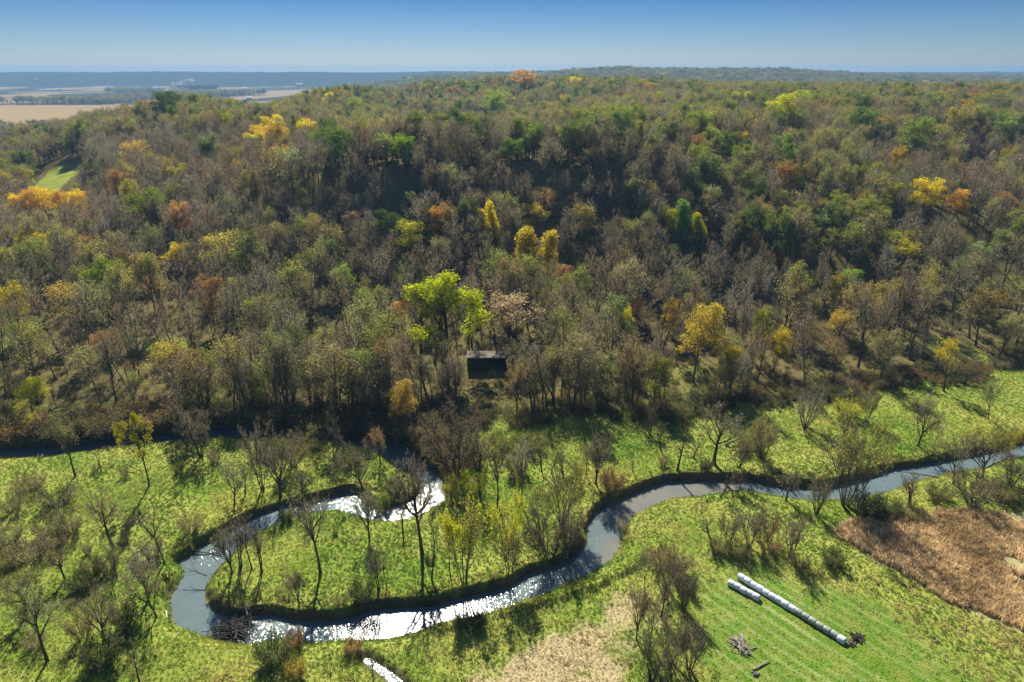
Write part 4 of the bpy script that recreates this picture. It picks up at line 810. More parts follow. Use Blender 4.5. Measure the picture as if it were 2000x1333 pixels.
for i, (px, py, w, hp, kd, tint, lb, sh) in enumerate(FT):
    guess = 15.0
    for it in range(4):
        g = march(px, py, guess * .7, y0=150)
        if g is None: break
        z = float(land(g[:1], g[1:])[0]); dep = g[1] * cp + (CAM_H - z) * sp; ppm = F / dep
        guess = float(np.clip(max(hp, w * .8) / ppm * (1.7 if kd != 'cottonwood' else 1.7), 11, 30))
    if g is None: continue
    ppm = F / dep
    nm = {'cottonwood': 'cottonwood_tree', 'forest_spire': 'spire_tree', 'forest_sparse': 'thin_leaved_tree', 'forest_leafy': 'leafy_tree'}[kd]
    put(kd, i, g[0], g[1], z - .2, guess, w / ppm * (1.05 if kd == 'forest_spire' else 1.3), name=nm, label=lb, cat='tree', tint=tint, group='coloured trees in the woods')
    FTP.append((g[0], g[1], px, py, sh, w / ppm * .5))

# ------------------------------------------------------------------ the woods
rng = np.random.default_rng(5)
shed_xy = at(950, 718, 1.0)
PX, PY = [], []
def band(y0, y1, step):
    x, y = jitter_grid(-y1 * 1.15 - 40, y1 * 1.15 + 40, y0, y1, step, rng); k = np.abs(x) < y * 1.05 + 40; PX.append(x[k]); PY.append(y[k])
band(140, 262, 6.9); band(262, 640, 6.1); band(640, 1100, 8.6); band(1100, 1800, 12); band(1800, 3600, 20)
x, y = jitter_grid(-95, 85, 250, 335, 6.5, rng); k = (x / y * 1434 > -400) & (x / y * 1434 < 340); PX.append(x[k]); PY.append(y[k])
x, y = jitter_grid(-85, 70, 140, 185, 3.3, rng); k = (y > forest_edge(x) + .5) & (y < forest_edge(x) + 12); PX.append(x[k]); PY.append(y[k])
wx = np.concatenate(PX); wy = np.concatenate(PY); wh_ = land(wx, wy)
wu = wx / wy * 1434 + 1000
ok = wy > forest_edge(wx) + 2 + fbm(wx, wy, 10, 2) * 5
flat = wy < 262; ok &= ~(flat & (fbm(wx + 9, wy, 26, 2) > .32)); ok &= ~(flat & (rng.random(len(wx)) < .12))
ok &= ~((wy > 640) & (wh_ < 2) & (fbm(wx, wy, 420, 3) < .12))
ok &= ~((wy > 1180) & (wy < 2150) & (wu < 330 + (wy - 1200) * .1) & (wh_ < 5)); ok &= ~((wu > 440) & (wu < 580) & (wy > 1500) & (wy < 2300))
ok &= ~((wy > 1150) & (wy < 1800) & (wu > 1780) & (wu < 1935))
ok &= ~inside(wx, wy, GF)
gdir = GF.mean(0) / np.linalg.norm(GF.mean(0)); low = np.zeros(len(wx), bool)
for q in range(5, 125, 6):
    hit = inside(wx + gdir[0] * q, wy + gdir[1] * q, GF); low |= hit
    if q < 22: ok &= ~hit
rd, _ = sdist(wx, wy, RIV); ok &= rd > 2.5
sx_, sy_ = shed_xy
ok &= ~((np.abs(wx - sx_) < 8.5) & (wy > sy_ - 3.5) & (wy < sy_ + 12)) & ~((np.abs(wx - sx_ - 1) < 7.5) & (wy > sy_ - 36) & (wy < sy_))
for g in FTP:
    dx = wx - g[0]; dy = wy - g[1]
    if g is FTP[0]: ok &= ~(dx * dx + dy * dy < 9); continue
    ok &= ~(dx * dx + dy * dy < (g[5] * .7 + 1.5) ** 2); ok &= ~((np.abs(dx) < g[5] * 1.0) & (dy < 0) & (dy > -np.maximum(g[5] * 2.2 + 8, g[1] * .10)) & (rng.random(len(wx)) < .85))
wx, wy, wh_, low = wx[ok], wy[ok], wh_[ok], low[ok]; n = len(wx)
edged = wy - forest_edge(wx) < 13
top = smooth(38, 52, wh_); zone = fbm(wx + 100, wy, 70, 3); r = rng.random(n)
slope_dark = (wx / wy * 1434 > -380) & (wx / wy * 1434 < 330) & (wy > 236) & (wy < 325)
p_leafy = np.clip(.03 + .22 * top + 1.0 * np.maximum(zone, 0) * (wh_ > 8), .03, .6) * np.where(slope_dark, .12, 1); p_leafy = np.where(wy > 700, np.maximum(p_leafy, .25), p_leafy); crest = (wx / wy * 1434 > -380) & (wx / wy * 1434 < 330) & (wy >= 325) & (wy < 350); p_leafy = np.where(crest, .5, p_leafy)
p_sparse = np.where(slope_dark, .10, np.clip(.20 + .10 * top + 1.0 * fbm(wx + 300, wy + 50, 45, 2), .08, .5))
typ = np.where(r < p_leafy, 2, np.where(r < p_leafy + p_sparse, 1, 0))
pal_leafy = np.array([(.14,.18,.045),(.19,.22,.05),(.12,.15,.06),(.24,.26,.05),(.27,.26,.07),(.26,.19,.08),(.32,.26,.06),(.17,.19,.08),(.21,.25,.11),(.10,.14,.04)])
pal_sp = np.array([(.28,.28,.08),(.33,.30,.10),(.36,.27,.10),(.29,.20,.10),(.22,.26,.08),(.32,.32,.15),(.40,.33,.13),(.30,.25,.15),(.26,.28,.08)])
front = (np.abs(wx - FTP[0][0]) < 11) & (wy < FTP[0][1]) & (wy > FTP[0][1] - 34); typ = np.where(front | (np.hypot(wx - sx_, wy - sy_) < 22), 0, typ)
gold = rng.random(n) < .012 + .03 * (fbm(wx + 7, wy + 90, 60, 2) > .2); gold &= ~slope_dark & (np.hypot(wx - FTP[0][0], wy - FTP[0][1]) > 28) & (np.hypot(wx - sx_, wy - sy_) > 24); typ = np.where(gold, 2, typ)
typb = typ.copy(); typ = np.where((typ == 0) & (wy < 262) & ~(edged & (rng.random(n) < .5)), 3, typ)
tint = np.where((typ == 2)[:, None], pal_leafy[rng.integers(0, len(pal_leafy), n)], pal_sp[rng.integers(0, len(pal_sp), n)]) * np.array((1.12, 1.14, 1.0))
tint = np.where((wy > 1100)[:, None], tint * .8 + np.array((.13, .12, .05)) * .2, tint)
pg = np.array([(.80,.62,.04),(.72,.48,.06),(.58,.52,.06),(.55,.32,.12),(.62,.58,.05)]); tint = np.where(gold[:, None], pg[rng.integers(0, 5, n)] * .7, tint)
hh_ = rng.uniform(12, 22.5, n) * np.where(low, .4, 1) * np.where(front, .72, 1) * np.where(wy > 1800, 1.15, 1) * np.where(wy < 262, 1.06, 1) * np.where(edged & (rng.random(n) < .35), .6, 1) * np.where((wy < 262) & ~edged, 1.12, 1)
wid = rng.uniform(.85, 1.25, n) * np.where(wy > 1100, 1.35, 1) * np.where(wy > 1800, 1.5, 1)
var = rng.integers(0, 12, n); KD = ['forest_bare', 'forest_sparse', 'forest_leafy', 'grove_bare']
order = np.argsort(wy + np.maximum(np.abs(wx / wy) - .72, 0) * 4000); quota = {0: 70, 1: 170, 2: 100, 3: 200}; single = np.zeros(n, bool)
LM = FTP; lmx = np.array([l[0] for l in LM]); lmy = np.array([l[1] for l in LM]); seen = {}
ORD = ['', 'second ', 'third ', 'fourth ', 'fifth ', 'sixth ', 'seventh ', 'eighth ', 'ninth ', 'tenth ', 'eleventh ', 'twelfth ']
def around(x, y):
    q = np.hypot(lmx - x, (lmy - y)) ; j = int(np.argmin(q)); dx = x - lmx[j]; dy = y - lmy[j]
    rel = ('right of' if dx > 0 else 'left of') if abs(dx) > abs(dy) else ('behind' if dy > 0 else 'in front of')
    return rel, LM[j][4], j
picked = []
for i in order:
    t = int(typ[i])
    if quota[t] <= 0 or abs(wx[i] / wy[i]) > .74: continue
    quota[t] -= 1; single[i] = True; picked.append(i)
picked.sort(key=lambda i: min(np.hypot(lmx - wx[i], lmy - wy[i])))
LOOK = [['grey-brown leafless tree', 'slim leafless tree', 'broad bare-crowned tree'], ['thin-leaved olive tree', 'thin-leaved brownish tree'], ['leafy dull-green tree', 'leafy ochre tree']]
def looks(i):
    t = typ[i]
    if t in (0, 3): return 'wide-crowned leafless tree' if wid[i] > 1.1 else ('tall leafless tree' if hh_[i] > 18.5 else 'short leafless tree')
    c = tint[i]; a = 'rusty' if c[0] > c[1] * 1.35 else 'ochre' if c[0] > c[1] * 1.1 else 'pale olive' if c[2] > .09 else 'yellow-olive' if c[1] > .18 else 'dull green'
    return ('sparsely leaved ' if t == 1 else 'leafy ') + a + ' tree'
for i in picked:
    rel, sh, j = around(wx[i], wy[i]); lk = looks(i); c = seen.get((rel, j, lk), 0); seen[(rel, j, lk)] = c + 1
    o_ = ORD[c] if c < len(ORD) else 'farthest '
    lb = '%s%s %s the %s' % (o_, lk, rel, sh)
    if len(lb.split()) > 16: lb = lb.replace('sparsely leaved ', 'thin ')
    put(KD[typ[i]], int(var[i]), wx[i], wy[i], wh_[i] - .3, hh_[i], hh_[i] / PROTO[KD[typ[i]]][int(var[i]) % len(PROTO[KD[typ[i]]])]['H'] * PROTO[KD[typ[i]]][int(var[i]) % len(PROTO[KD[typ[i]]])]['W'] * wid[i], name=['leafless_tree', 'thin_leaved_tree', 'leafy_tree', 'leafless_tree'][typ[i]], label=lb, cat='tree', tint=tint[i], group='trees of the valley woods',
        lean=(random.gauss(0, .04), random.gauss(0, .04)))
rest = ~single
names_p, meshes_p, base = [], [], {}
for kd in KD:
    base[kd] = len(meshes_p)
    for pr in PROTO[kd]: meshes_p.append(pr['joined'])
PH = np.array([pr['H'] for kd in KD for pr in PROTO[kd]]); cnt = np.array([len(PROTO[k]) for k in KD]); bs = np.array([base[k] for k in KD])
ix = bs[typ] + var % cnt[typ]; sz = hh_ / PH[ix]
scatter('distant_woods', 'autumn woods covering the bluffs, too many trees to count', np.stack([wx, wy, wh_ - .3], -1)[rest], np.stack([rng.normal(0, .04, n), rng.normal(0, .04, n), rng.uniform(0, 6.28, n)], -1)[rest],
        np.stack([sz * wid, sz * wid, sz], -1)[rest], ix[rest], tint[rest], proto_collection('woods', meshes_p))
# undergrowth at the forest foot
ux, uy = jitter_grid(-330, 330, 150, 300, 3.4, rng); k = (uy > forest_edge(ux) - 2 + fbm(ux, uy, 8, 2) * 4) & (rng.random(len(ux)) < .7) & (np.abs(ux) < uy * 1.05)
d, _ = sdist(ux, uy, RIV); k &= d > 1.2; k &= ~((np.abs(ux - sx_) < 8) & (uy > sy_ - 9) & (uy < sy_ + 9)) & ~((uy > 195) & (uy < 262) & (fbm(ux + 9, uy, 26, 2) > .2))
k &= (uy < 235) | (rng.random(len(ux)) < .45)
ux, uy = ux[k], uy[k]; core = len(ux)
bx, by = jitter_grid(-150, 10, 125, 175, 2.3, rng); db_, wb_ = sdist(bx, by, RIV); k = (db_ > .9) & (db_ < 6) & (wb_ <= 18) & (by > np.interp(bx, [-150, -95, -25, -10, 10], [140, 140, 148, 135, 130])); ux = np.concatenate([ux, bx[k]]); uy = np.concatenate([uy, by[k]])
uz = height(ux, uy); n = len(ux)
bm = [p['joined'] for p in PROTO['bush']] + [p['joined'] for p in PROTO['leafy_bush']]; bh = np.array([p['H'] for p in PROTO['bush']] + [p['H'] for p in PROTO['leafy_bush']])
ix = rng.integers(0, len(bm), n); sz = rng.uniform(1.0, 2.6, n) * np.where(uy < forest_edge(ux) + 9, 1.35, .6) * np.where(np.arange(len(ux)) >= core, 1.7, 1) / bh[ix]
pu = np.array([(.10,.12,.03),(.14,.13,.04),(.16,.10,.04),(.08,.10,.03),(.18,.16,.05),(.22,.14,.05)])
scatter('undergrowth', 'tangled brush growing under the trees at the forest foot', np.stack([ux, uy, uz - .1], -1), np.stack([np.zeros(n), np.zeros(n), rng.uniform(0, 6.28, n)], -1), np.stack([sz * 1.2, sz * 1.2, sz], -1), ix, pu[rng.integers(0, len(pu), n)], proto_collection('brush', bm))

# ------------------------------------------------------------------ grass
def tuft(name, seed, nb, h, spread, width, droop=.5):
    g = np.random.default_rng(seed); V = []; Fc = []
    for i in range(nb):
        a = g.uniform(0, 6.28); rr = spread * math.sqrt(g.random()); p = np.array((math.cos(a) * rr, math.sin(a) * rr, -.05)); b = g.uniform(0, 6.28); dr = np.array((math.cos(b), math.sin(b), 0)) * h * droop * g.uniform(.3, 1.2)
        hh = h * g.uniform(.55, 1.1); s = np.array((-math.sin(b + g.normal(0, .5)), math.cos(b), 0)) * width * .5; m = p + dr * .35 + np.array((0, 0, hh * .65)); e = p + dr + np.array((0, 0, hh * .9)); k = len(V)
        V += [p - s, p + s, m + s * .8, m - s * .8, e]; Fc += [(k, k + 1, k + 2, k + 3), (k + 3, k + 2, k + 4)]
    me = bpy.data.meshes.new(name); me.from_pydata([tuple(v) for v in V], [], Fc); me.update(); me.materials.append(GRASS); return me
gt = [tuft('grass_tuft', 1, 16, .50, .42, .10, .8), tuft('grass_tuft', 2, 22, .40, .5, .11, 1.1), tuft('grass_tuft', 3, 14, .62, .35, .09, .6), tuft('herb_tuft', 4, 26, .34, .38, .16, 1.0)]
gx, gy = jitter_grid(-230, 230, 50, 215, .54, rng); k = (np.abs(gx) < gy * .84 + 12) & (gy < forest_edge(gx) + 14) & (rng.random(len(gx)) < np.clip(1.15 - gy / 330, .45, 1))
gx, gy = gx[k], gy[k]; d, w_ = sdist(gx, gy, RIV); k = d > .35; gx, gy, d, w_ = gx[k], gy[k], d[k], w_[k]
dc, wc = segdist(gx, gy, CRK, False); k = (dc > .9 + np.interp(wc, range(len(CRW)), CRW) * .5); db1, _ = segdist(gx, gy, BALE_A, False); db2, _ = segdist(gx, gy, BALE_B, False); k &= (db1 > .8) & (db2 > .8)
dr_, _ = sdist(gx, gy, REED); k &= dr_ > .3
gx, gy, d, w_ = gx[k], gy[k], d[k], w_[k]; n = len(gx); gz = height(gx, gy)
m = sdist(gx, gy, MOWN)[0] + fbm(gx, gy, 9, 3) * 9 + rng.normal(0, 2.5, n) < -2; tn = (sdist(gx, gy, TANP)[0] + fbm(gx, gy, 11, 4) * 13 + rng.normal(0, 1, n) < -1) & (fbm(gx + 20, gy, 6, 3) > -.35); keep = ~m | (rng.random(n) < .55)
c1 = np.clip(fbm(gx, gy, 15, 2) * 1.9 + .5, 0, 1)[:, None]; c2 = smooth(.0, .5, fbm(gx + 70, gy, 12, 3))[:, None]
tg = (1 - c1) * np.array((.15, .25, .04)) + c1 * np.array((.31, .36, .075)); tg = tg * (1 - c2 * .5) + np.array((.50, .43, .15)) * c2 * .5
bd = BALE_A[1] - BALE_A[0]; bd /= np.linalg.norm(bd); al = (gx - BALE_A[0][0]) * bd[0] + (gy - BALE_A[0][1]) * bd[1]; ac = -(gx - BALE_A[0][0]) * bd[1] + (gy - BALE_A[0][1]) * bd[0]
stw = smooth(-.1, .35, fbm(al / 5, ac, 3.2, 3)) * (gx > 20) * (gy < 115) * .75; stw = np.maximum(stw, .8 * np.exp(-((ac - 9 - al * .05) / 1.6) ** 2) * (al > 8) * (gy < 118))
tg = tg * (1 - stw[:, None]) + np.array((.44, .36, .16)) * stw[:, None]
tg = np.where(m[:, None], np.array((.15, .28, .025)) * rng.uniform(.8, 1.3, (n, 1)) * (1 - stripes(gx, gy)[:, None]) + stripes(gx, gy)[:, None] * np.array((.46, .54, .24)), tg); tg = np.where(tn[:, None], np.array((.55, .47, .28)) * rng.uniform(.8, 1.15, (n, 1)), tg)
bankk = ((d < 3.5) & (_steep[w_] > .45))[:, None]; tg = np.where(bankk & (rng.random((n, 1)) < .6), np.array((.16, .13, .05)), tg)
tg *= rng.uniform(.88, 1.12, (n, 1)); s = rng.uniform(.4, .72, n) * np.where(m, .5, 1) * np.where(tn, .8, 1) * np.where(d < 3, 1.25, 1) * (1 + .5 * np.clip(fbm(gx, gy, 4, 2), 0, 1))
tus = rng.random(n) < .018 + .05 * ((gx > 55) & (gy < 100)); s = np.where(tus & ~m, s * 2.1, s); tg = np.where((tus & ~m & (rng.random(n) < .6))[:, None], np.array((.46, .38, .17)), tg)
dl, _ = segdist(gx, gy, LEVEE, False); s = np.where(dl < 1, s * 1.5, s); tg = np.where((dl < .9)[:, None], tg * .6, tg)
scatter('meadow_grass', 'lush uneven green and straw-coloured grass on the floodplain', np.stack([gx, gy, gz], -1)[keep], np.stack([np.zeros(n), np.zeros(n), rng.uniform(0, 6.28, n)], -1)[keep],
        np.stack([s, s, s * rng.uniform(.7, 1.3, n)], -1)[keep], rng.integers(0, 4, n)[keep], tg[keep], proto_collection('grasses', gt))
# dry reddish reeds
rt = [tuft('reed_tuft', 11, 26, 1.9, .5, .10, .25), tuft('reed_tuft', 12, 22, 1.6, .55, .12, .4), tuft('reed_tuft', 13, 30, 1.3, .6, .12, .5)]
rx_, ry_ = jitter_grid(40, 210, 60, 140, .62, rng); dr_, _ = sdist(rx_, ry_, REED); k = (dr_ + fbm(rx_, ry_, 5, 2) * 2 < 0) & (fbm(rx_ + 5, ry_, 9, 3) < .42) & (rx_ < ry_ * .9 + 15)
rx_, ry_ = rx_[k], ry_[k]; n = len(rx_); rzz = height(rx_, ry_); cc = np.clip(fbm(rx_, ry_, 8, 3) + .5, 0, 1)[:, None]
tr_ = ((1 - cc) * np.array((.46, .335, .18)) + cc * np.array((.76, .60, .37))) * rng.uniform(.6, 1.35, (n, 1)); s = rng.uniform(.7, 1.15, n)
scatter('dry_reeds', 'dense stand of dry reddish-brown reeds', np.stack([rx_, ry_, rzz], -1), np.stack([rng.normal(0, .08, n), rng.normal(0, .08, n), rng.uniform(0, 6.28, n)], -1), np.stack([s, s, s], -1), rng.integers(0, 3, n), tr_, proto_collection('reeds', rt))

# ------------------------------------------------------------------ silage bales
def bale_mesh(name, seed, mat, L=1.2, r=.60):
    g = np.random.default_rng(seed); A = Acc(); prof = [(-.5, .0), (-.5, .80), (-.47, .93), (-.38, 1.0), (-.15, 1.015), (.15, 1.02), (.38, 1.0), (.47, .93), (.5, .80), (.5, .0)]
    ns = 20; V = []; ph = g.uniform(0, 6, 4)
    for t, q in prof:
        for j in range(ns):
            a = j * 2 * math.pi / ns; rr = r * q * (1 + .018 * math.sin(3 * a + ph[0]) + .012 * math.sin(7 * a + ph[1] + t * 9)); z = rr * math.sin(a); z = max(z, -r * .86)
            V.append((t * L, rr * math.cos(a), z + r * .86))
    Fs = [(i * ns + j, i * ns + (j + 1) % ns, (i + 1) * ns + (j + 1) % ns, (i + 1) * ns + j) for i in range(len(prof) - 1) for j in range(ns)]
    A.add(np.array(V), Fs, 0); me = A.mesh(name, [mat]); me.polygons.foreach_set('use_smooth', [True] * len(Fs)); return me
bw = [bale_mesh('bale', 1 + k, WRAPW) for k in range(3)]; bgm = [bale_mesh('bale', 11 + k, WRAPG) for k in range(3)]
NTH = ['first', 'second', 'third', 'fourth', 'fifth', 'sixth', 'seventh', 'eighth', 'ninth', 'tenth', 'eleventh', 'twelfth', 'thirteenth', 'fourteenth', 'fifteenth', 'sixteenth', 'seventeenth', 'eighteenth', 'nineteenth', 'twentieth']
def bale_row(P, frac_white, rown, lab_first, lab_last, grp):
    d = P[1] - P[0]; L = np.linalg.norm(d); d /= L; n = int(round(L / 1.19)); yaw = math.atan2(d[1], d[0])
    for i in range(n):
        c = P[0] + d * (i + .5) * L / n + np.array((-d[1], d[0])) * random.gauss(0, .035); w = i < frac_white * n or i == n - 1
        o = bpy.data.objects.new('wrapped_bale', random.choice(bw if w else bgm)); C.objects.link(o); o.location = (c[0], c[1], hz(*c) - .06); o.rotation_euler = (0, random.gauss(0, .012), yaw + random.gauss(0, .025)); s = random.uniform(.96, 1.04); o.scale = (L / n / 1.19, s, s)
        up = i < n / 2; q = i if up else n - 1 - i
        lb = lab_first if i == 0 else lab_last if i == n - 1 else '%s wrapped bale, %s from the %s end of the %s' % ('white' if w else 'grey-green', NTH[q], 'upper' if up else 'lower', rown)
        tag(o, lb, 'bale', grp)
bale_row(BALE_A, .55, 'long row', 'white wrapped bale at the upper end of the long row', 'white wrapped bale ending the long row beside the brush heap', 'wrapped bales in the long row')
bale_row(BALE_B, 2, 'short row', 'white wrapped bale at the upper end of the short row', 'white wrapped bale at the lower end of the short row', 'wrapped bales in the short row')

# ------------------------------------------------------------------ timber: heaps, logs, snags
def log(acc_or_none, p, q, r0, r1, seed=0, n=7, bend=.06):
    g = np.random.default_rng(seed); p = np.array(p, float); q = np.array(q, float); t = np.linspace(0, 1, 7)[:, None]; L = np.linalg.norm(q - p)
    pts = p + (q - p) * t + np.cumsum(g.normal(0, bend * L / 7, (7, 3)), 0) * np.sin(t * math.pi); A = acc_or_none or Acc(); tube(A, pts, np.linspace(r0, r1, 7) * g.uniform(.9, 1.1, 7), 6, 0); return A
def timber(name, label, px, py, sticks, mat=DEADWOOD, cat='brush pile', part='stick', zoff=0.0, z=None, group=None):
    x, y = at(px, py, 0 if z is None else z); zz = hz(x, y) if z is None else z; t = bpy.data.objects.new(name, None); C.objects.link(t); t.location = (x, y, zz + zoff); tag(t, label, cat, group)
    for i, (p, q, r0, r1) in enumerate(sticks):
        me = log(None, p, q, r0, r1, i + int(px)).mesh(part, [mat]); o = bpy.data.objects.new(part, me); C.objects.link(o); o.parent = t
    return t
def heap(seed, n, R0, H, L, main=None):
    g = np.random.default_rng(seed); out_ = []
    for i in range(n):
        a = (main if main is not None else g.uniform(0, 3.14)) + g.normal(0, .4); c = g.normal(0, R0 * .4, 2); z = max(.1, H * (1 - np.hypot(*c) / R0) * g.uniform(.3, 1)); l = L * g.uniform(.5, 1.1); dz = g.normal(0, .18) * l
        out_.append(((c[0] - math.cos(a) * l / 2, c[1] - math.sin(a) * l / 2, z - dz / 2 if z - dz / 2 > .05 else .08), (c[0] + math.cos(a) * l / 2, c[1] + math.sin(a) * l / 2, max(z + dz / 2, .08)), g.uniform(.06, .13), g.uniform(.03, .07)))
    return out_
timber('brush_pile', 'heap of pale bare branches on the mown grass', 1446, 1262, heap(1, 44, 1.5, 1.0, 3.2, -1.1))
timber('brush_pile', 'small dark heap of sticks and boards just past the bale row\'s end', 1672, 1244, heap(2, 24, 1.0, .7, 2.2), DARKWOOD)
timber('brush_pile', 'mound of dark soil and roots at the bale row\'s lower end', 1662, 1258, heap(3, 16, .6, .6, 1.0), MUD, part='root')
timber('log_jam', 'dark tangled driftwood jam in the lower river bend', 462, 1232, heap(4, 70, 3.6, 1.5, 4.5), DARKWOOD, 'log jam', 'branch', z=WZ + .05)
timber('log_jam', 'small driftwood tangle against the bank below the log jam', 440, 1243, heap(5, 26, 1.8, .7, 3.2, -.5), DARKWOOD, 'log jam', 'branch', z=WZ + .05)
x0, y0 = at(470, 1172, 0); 
timber('fallen_log', 'bleached standing snag leaning above the log jam', 484, 1200, [((-.7, 1.4, 1.8), (0, -.2, .1), .06, .16)], plain('bleached_wood', (.5, .45, .36), .8, .2, 2), 'log', 'trunk', z=-.3)
timber('fallen_log', 'pale short log on the outer bank of the western bend', 324, 1192, [((-.5, .8, .3), (.3, -.7, .2), .14, .12), ((0, .2, .3), (.5, .6, .8), .07, .03)], plain('pale_bark', (.55, .5, .42), .8, .2, 2), 'log', 'trunk')
timber('fallen_tree', 'fallen bare tree lying across the river at the western bend', 415, 1082, [((-4.6, .4, .5), (4.0, -.6, .25), .17, .05), ((-1, .2, .4), (1.8, 1.8, 1.2), .08, .02), ((0, 0, .4), (2.6, -1.9, .8), .07, .02), ((1.2, -.1, .3), (3.4, 1.2, .9), .06, .02)], DARKWOOD, 'fallen tree', 'branch', z=WZ + .1)
timber('fallen_tree', 'drooping bare branch arching from the inner bank over the river', 407, 1140, [((0, 0, 1.7), (-4.6, 1.2, 2.6), .11, .03), ((-1.6, .4, 2.1), (-4.2, 2.4, 3.0), .06, .015), ((-1.2, .3, 2.0), (-3.8, -.7, 2.4), .05, .015), ((-2.4, .6, 2.3), (-5.4, .4, 2.0), .05, .012)], DARKWOOD, 'fallen tree', 'branch', z=WZ)
timber('fallen_tree', 'bare treetop fallen into the eastern reach from the near bank', 1805, 938, [((2.2, -1.4, 1.6), (-3.8, 2.6, .5), .16, .04), ((-.4, .6, 1.0), (-3.4, .8, 1.3), .08, .02), ((-1.2, .8, .9), (-1.8, 3.6, 1.4), .07, .02), ((.2, 0, 1.2), (-1.6, -1.2, 1.5), .06, .02)], DARKWOOD, 'fallen tree', 'branch', z=WZ)
timber('fallen_log', 'leaning log beside the dark broad bare tree', 1436, 870, [((-2.6, -.4, .3), (2.3, .6, 2.4), .24, .12)], DARKWOOD, 'log', 'trunk')
timber('fallen_log', 'fallen trunk lying right of the dark bush by the tufted tree', 266, 920, [((-2.3, .8, 1.3), (2.0, -1.0, .2), .13, .07)], DARKWOOD, 'log', 'trunk')
timber('fallen_log', 'dark log stranded in the first loop under the small bare tree', 603, 990, [((-1.6, -.5, .15), (1.8, .5, .3), .17, .1), ((0, 0, .3), (.9, -.9, .6), .06, .02)], DARKWOOD, 'log', 'trunk', z=WZ)
timber('fallen_log', 'grey log beside rubble near the southern mown grass', 1485, 1302, [((-1.4, -.8, .2), (1.6, .9, .3), .15, .1)], DEADWOOD, 'log', 'trunk')
timber('fallen_log', 'short grey log next to the heap of pale branches', 1472, 1268, [((-.6, -.2, .12), (.6, .25, .15), .09, .07)], DEADWOOD, 'log', 'trunk')
def stump(label, px, py, r, h, mat):
    x, y = at(px, py, 0); t = bpy.data.objects.new('tree_stump', None); C.objects.link(t); t.location = (x, y, hz(x, y) - .1); tag(t, label, 'stump')
    A = Acc(); tube(A, np.array([(0, 0, 0), (0, 0, h * .3), (.03, 0, h * .8), (.04, .02, h)], float), [r * 1.35, r * 1.1, r, r * .93], 12, 0); k = A.k; A.f.append(tuple(range(k - 12, k))); A.m.append(0)
    o = bpy.data.objects.new('trunk', A.mesh('trunk', [mat])); C.objects.link(o); o.parent = t
    for i in range(5):
        a = i * 1.26; me = log(None, (math.cos(a) * r * .8, math.sin(a) * r * .8, .3), (math.cos(a) * r * 2.1, math.sin(a) * r * 2.1, .02), .12, .04, i).mesh('root', [mat]); o = bpy.data.objects.new('root', me); C.objects.link(o); o.parent = t
stump('dark round stump on the strip beside the thicket row', 1358, 1234, .5, .55, plain('stump_wood', (.14, .10, .07), .9, .4, 3, .5))
stump('small dark stump near the southern mown grass', 1476, 1318, .38, .4, plain('old_stump', (.10, .09, .08), .9, .4, 3, .5))
def vine():
    x, y = at(843, 1132, 0); put('leafy_bush', 2, x, y, hz(x, y) + 3.0, 2.6, 1.3, name='vine_clump', label='dark vine clump wrapped round a thin bare trunk', cat='vine', tint=DG, parts=('stem', 'foliage'))
vine()

# ------------------------------------------------------------------ shed in the woods
def box(A, x0, x1, y0, y1, z0, z1, mi=0):
    A.add(np.array([(x0, y0, z0), (x1, y0, z0), (x1, y1, z0), (x0, y1, z0), (x0, y0, z1), (x1, y0, z1), (x1, y1, z1), (x0, y1, z1)], float), [(0, 3, 2, 1), (4, 5, 6, 7), (0, 1, 5, 4), (1, 2, 6, 5), (2, 3, 7, 6), (3, 0, 4, 7)], mi)
def part(parent, name, mat, boxes, label=None, loc=None, rot=None):
    A = Acc(); [box(A, *b) for b in boxes]; o = bpy.data.objects.new(name, A.mesh(name, [mat])); C.objects.link(o); o.parent = parent
    if loc: o.location = loc
    if rot: o.rotation_euler = rot
    if label: o['label'] = label
    return o
def shed():
    x, y = at(950, 720, 1.5); z = hz(x, y); t = bpy.data.objects.new('old_shed', None); C.objects.link(t); t.location = (x, y, z - .1); tag(t, 'dark weathered open-fronted shed half hidden in the bare woods', 'shed')
    W_, D, Hf, Hb = 11.5, 6.5, 4.4, 3.4
    part(t, 'back_wall', DARKWOOD, [(-W_ / 2, W_ / 2, D - .12, D, 0, Hb)])
    for s in (-1, 1): part(t, 'side_wall', DARKWOOD, [(s * W_ / 2 - .06, s * W_ / 2 + .06, .1, D - .14, 0, Hb)])
    for i in range(16):                                        # boards of the closed bay, each its own
        bx = -W_ / 2 + .14 + i * .36; part(t, 'wall_board', DARKWOOD, [(bx, bx + .32, -.03 - (i % 3) * .012, .05, 0 if i % 5 else .3, Hf - .1 - (i % 4) * .05)])
    for bx in (.3, 3.0, W_ / 2 - .12): part(t, 'post', DARKWOOD, [(bx - .1, bx + .1, -.02, .18, 0, Hf)])
    part(t, 'lintel', DARKWOOD, [(.2, W_ / 2, -.06, .14, Hf - .32, Hf - .02)])
    n_ = 11; A0 = math.atan2(Hf - Hb, D + 1)
    for i in range(n_):
        wd = (W_ + .8) / n_; o = part(t, 'roof_sheet', ROOFMET if i % 4 else plain('bleached_roof_metal_%d' % i, (.11, .095, .075), .8, .4, .8), [(0, wd * .97, 0, D + 1.1, 0, .05)], loc=(-W_ / 2 - .4 + i * wd, -.5, Hf + .12 + (i % 2) * .02), rot=(-A0, 0, 0))
    part(t, 'fascia_board', plain('pale_fascia', (.26, .22, .18), .8, .4, 1.0), [(-W_ / 2 - .4, W_ / 2 + .4, -.62, -.56, Hf - .08, Hf + .16)])
shed()

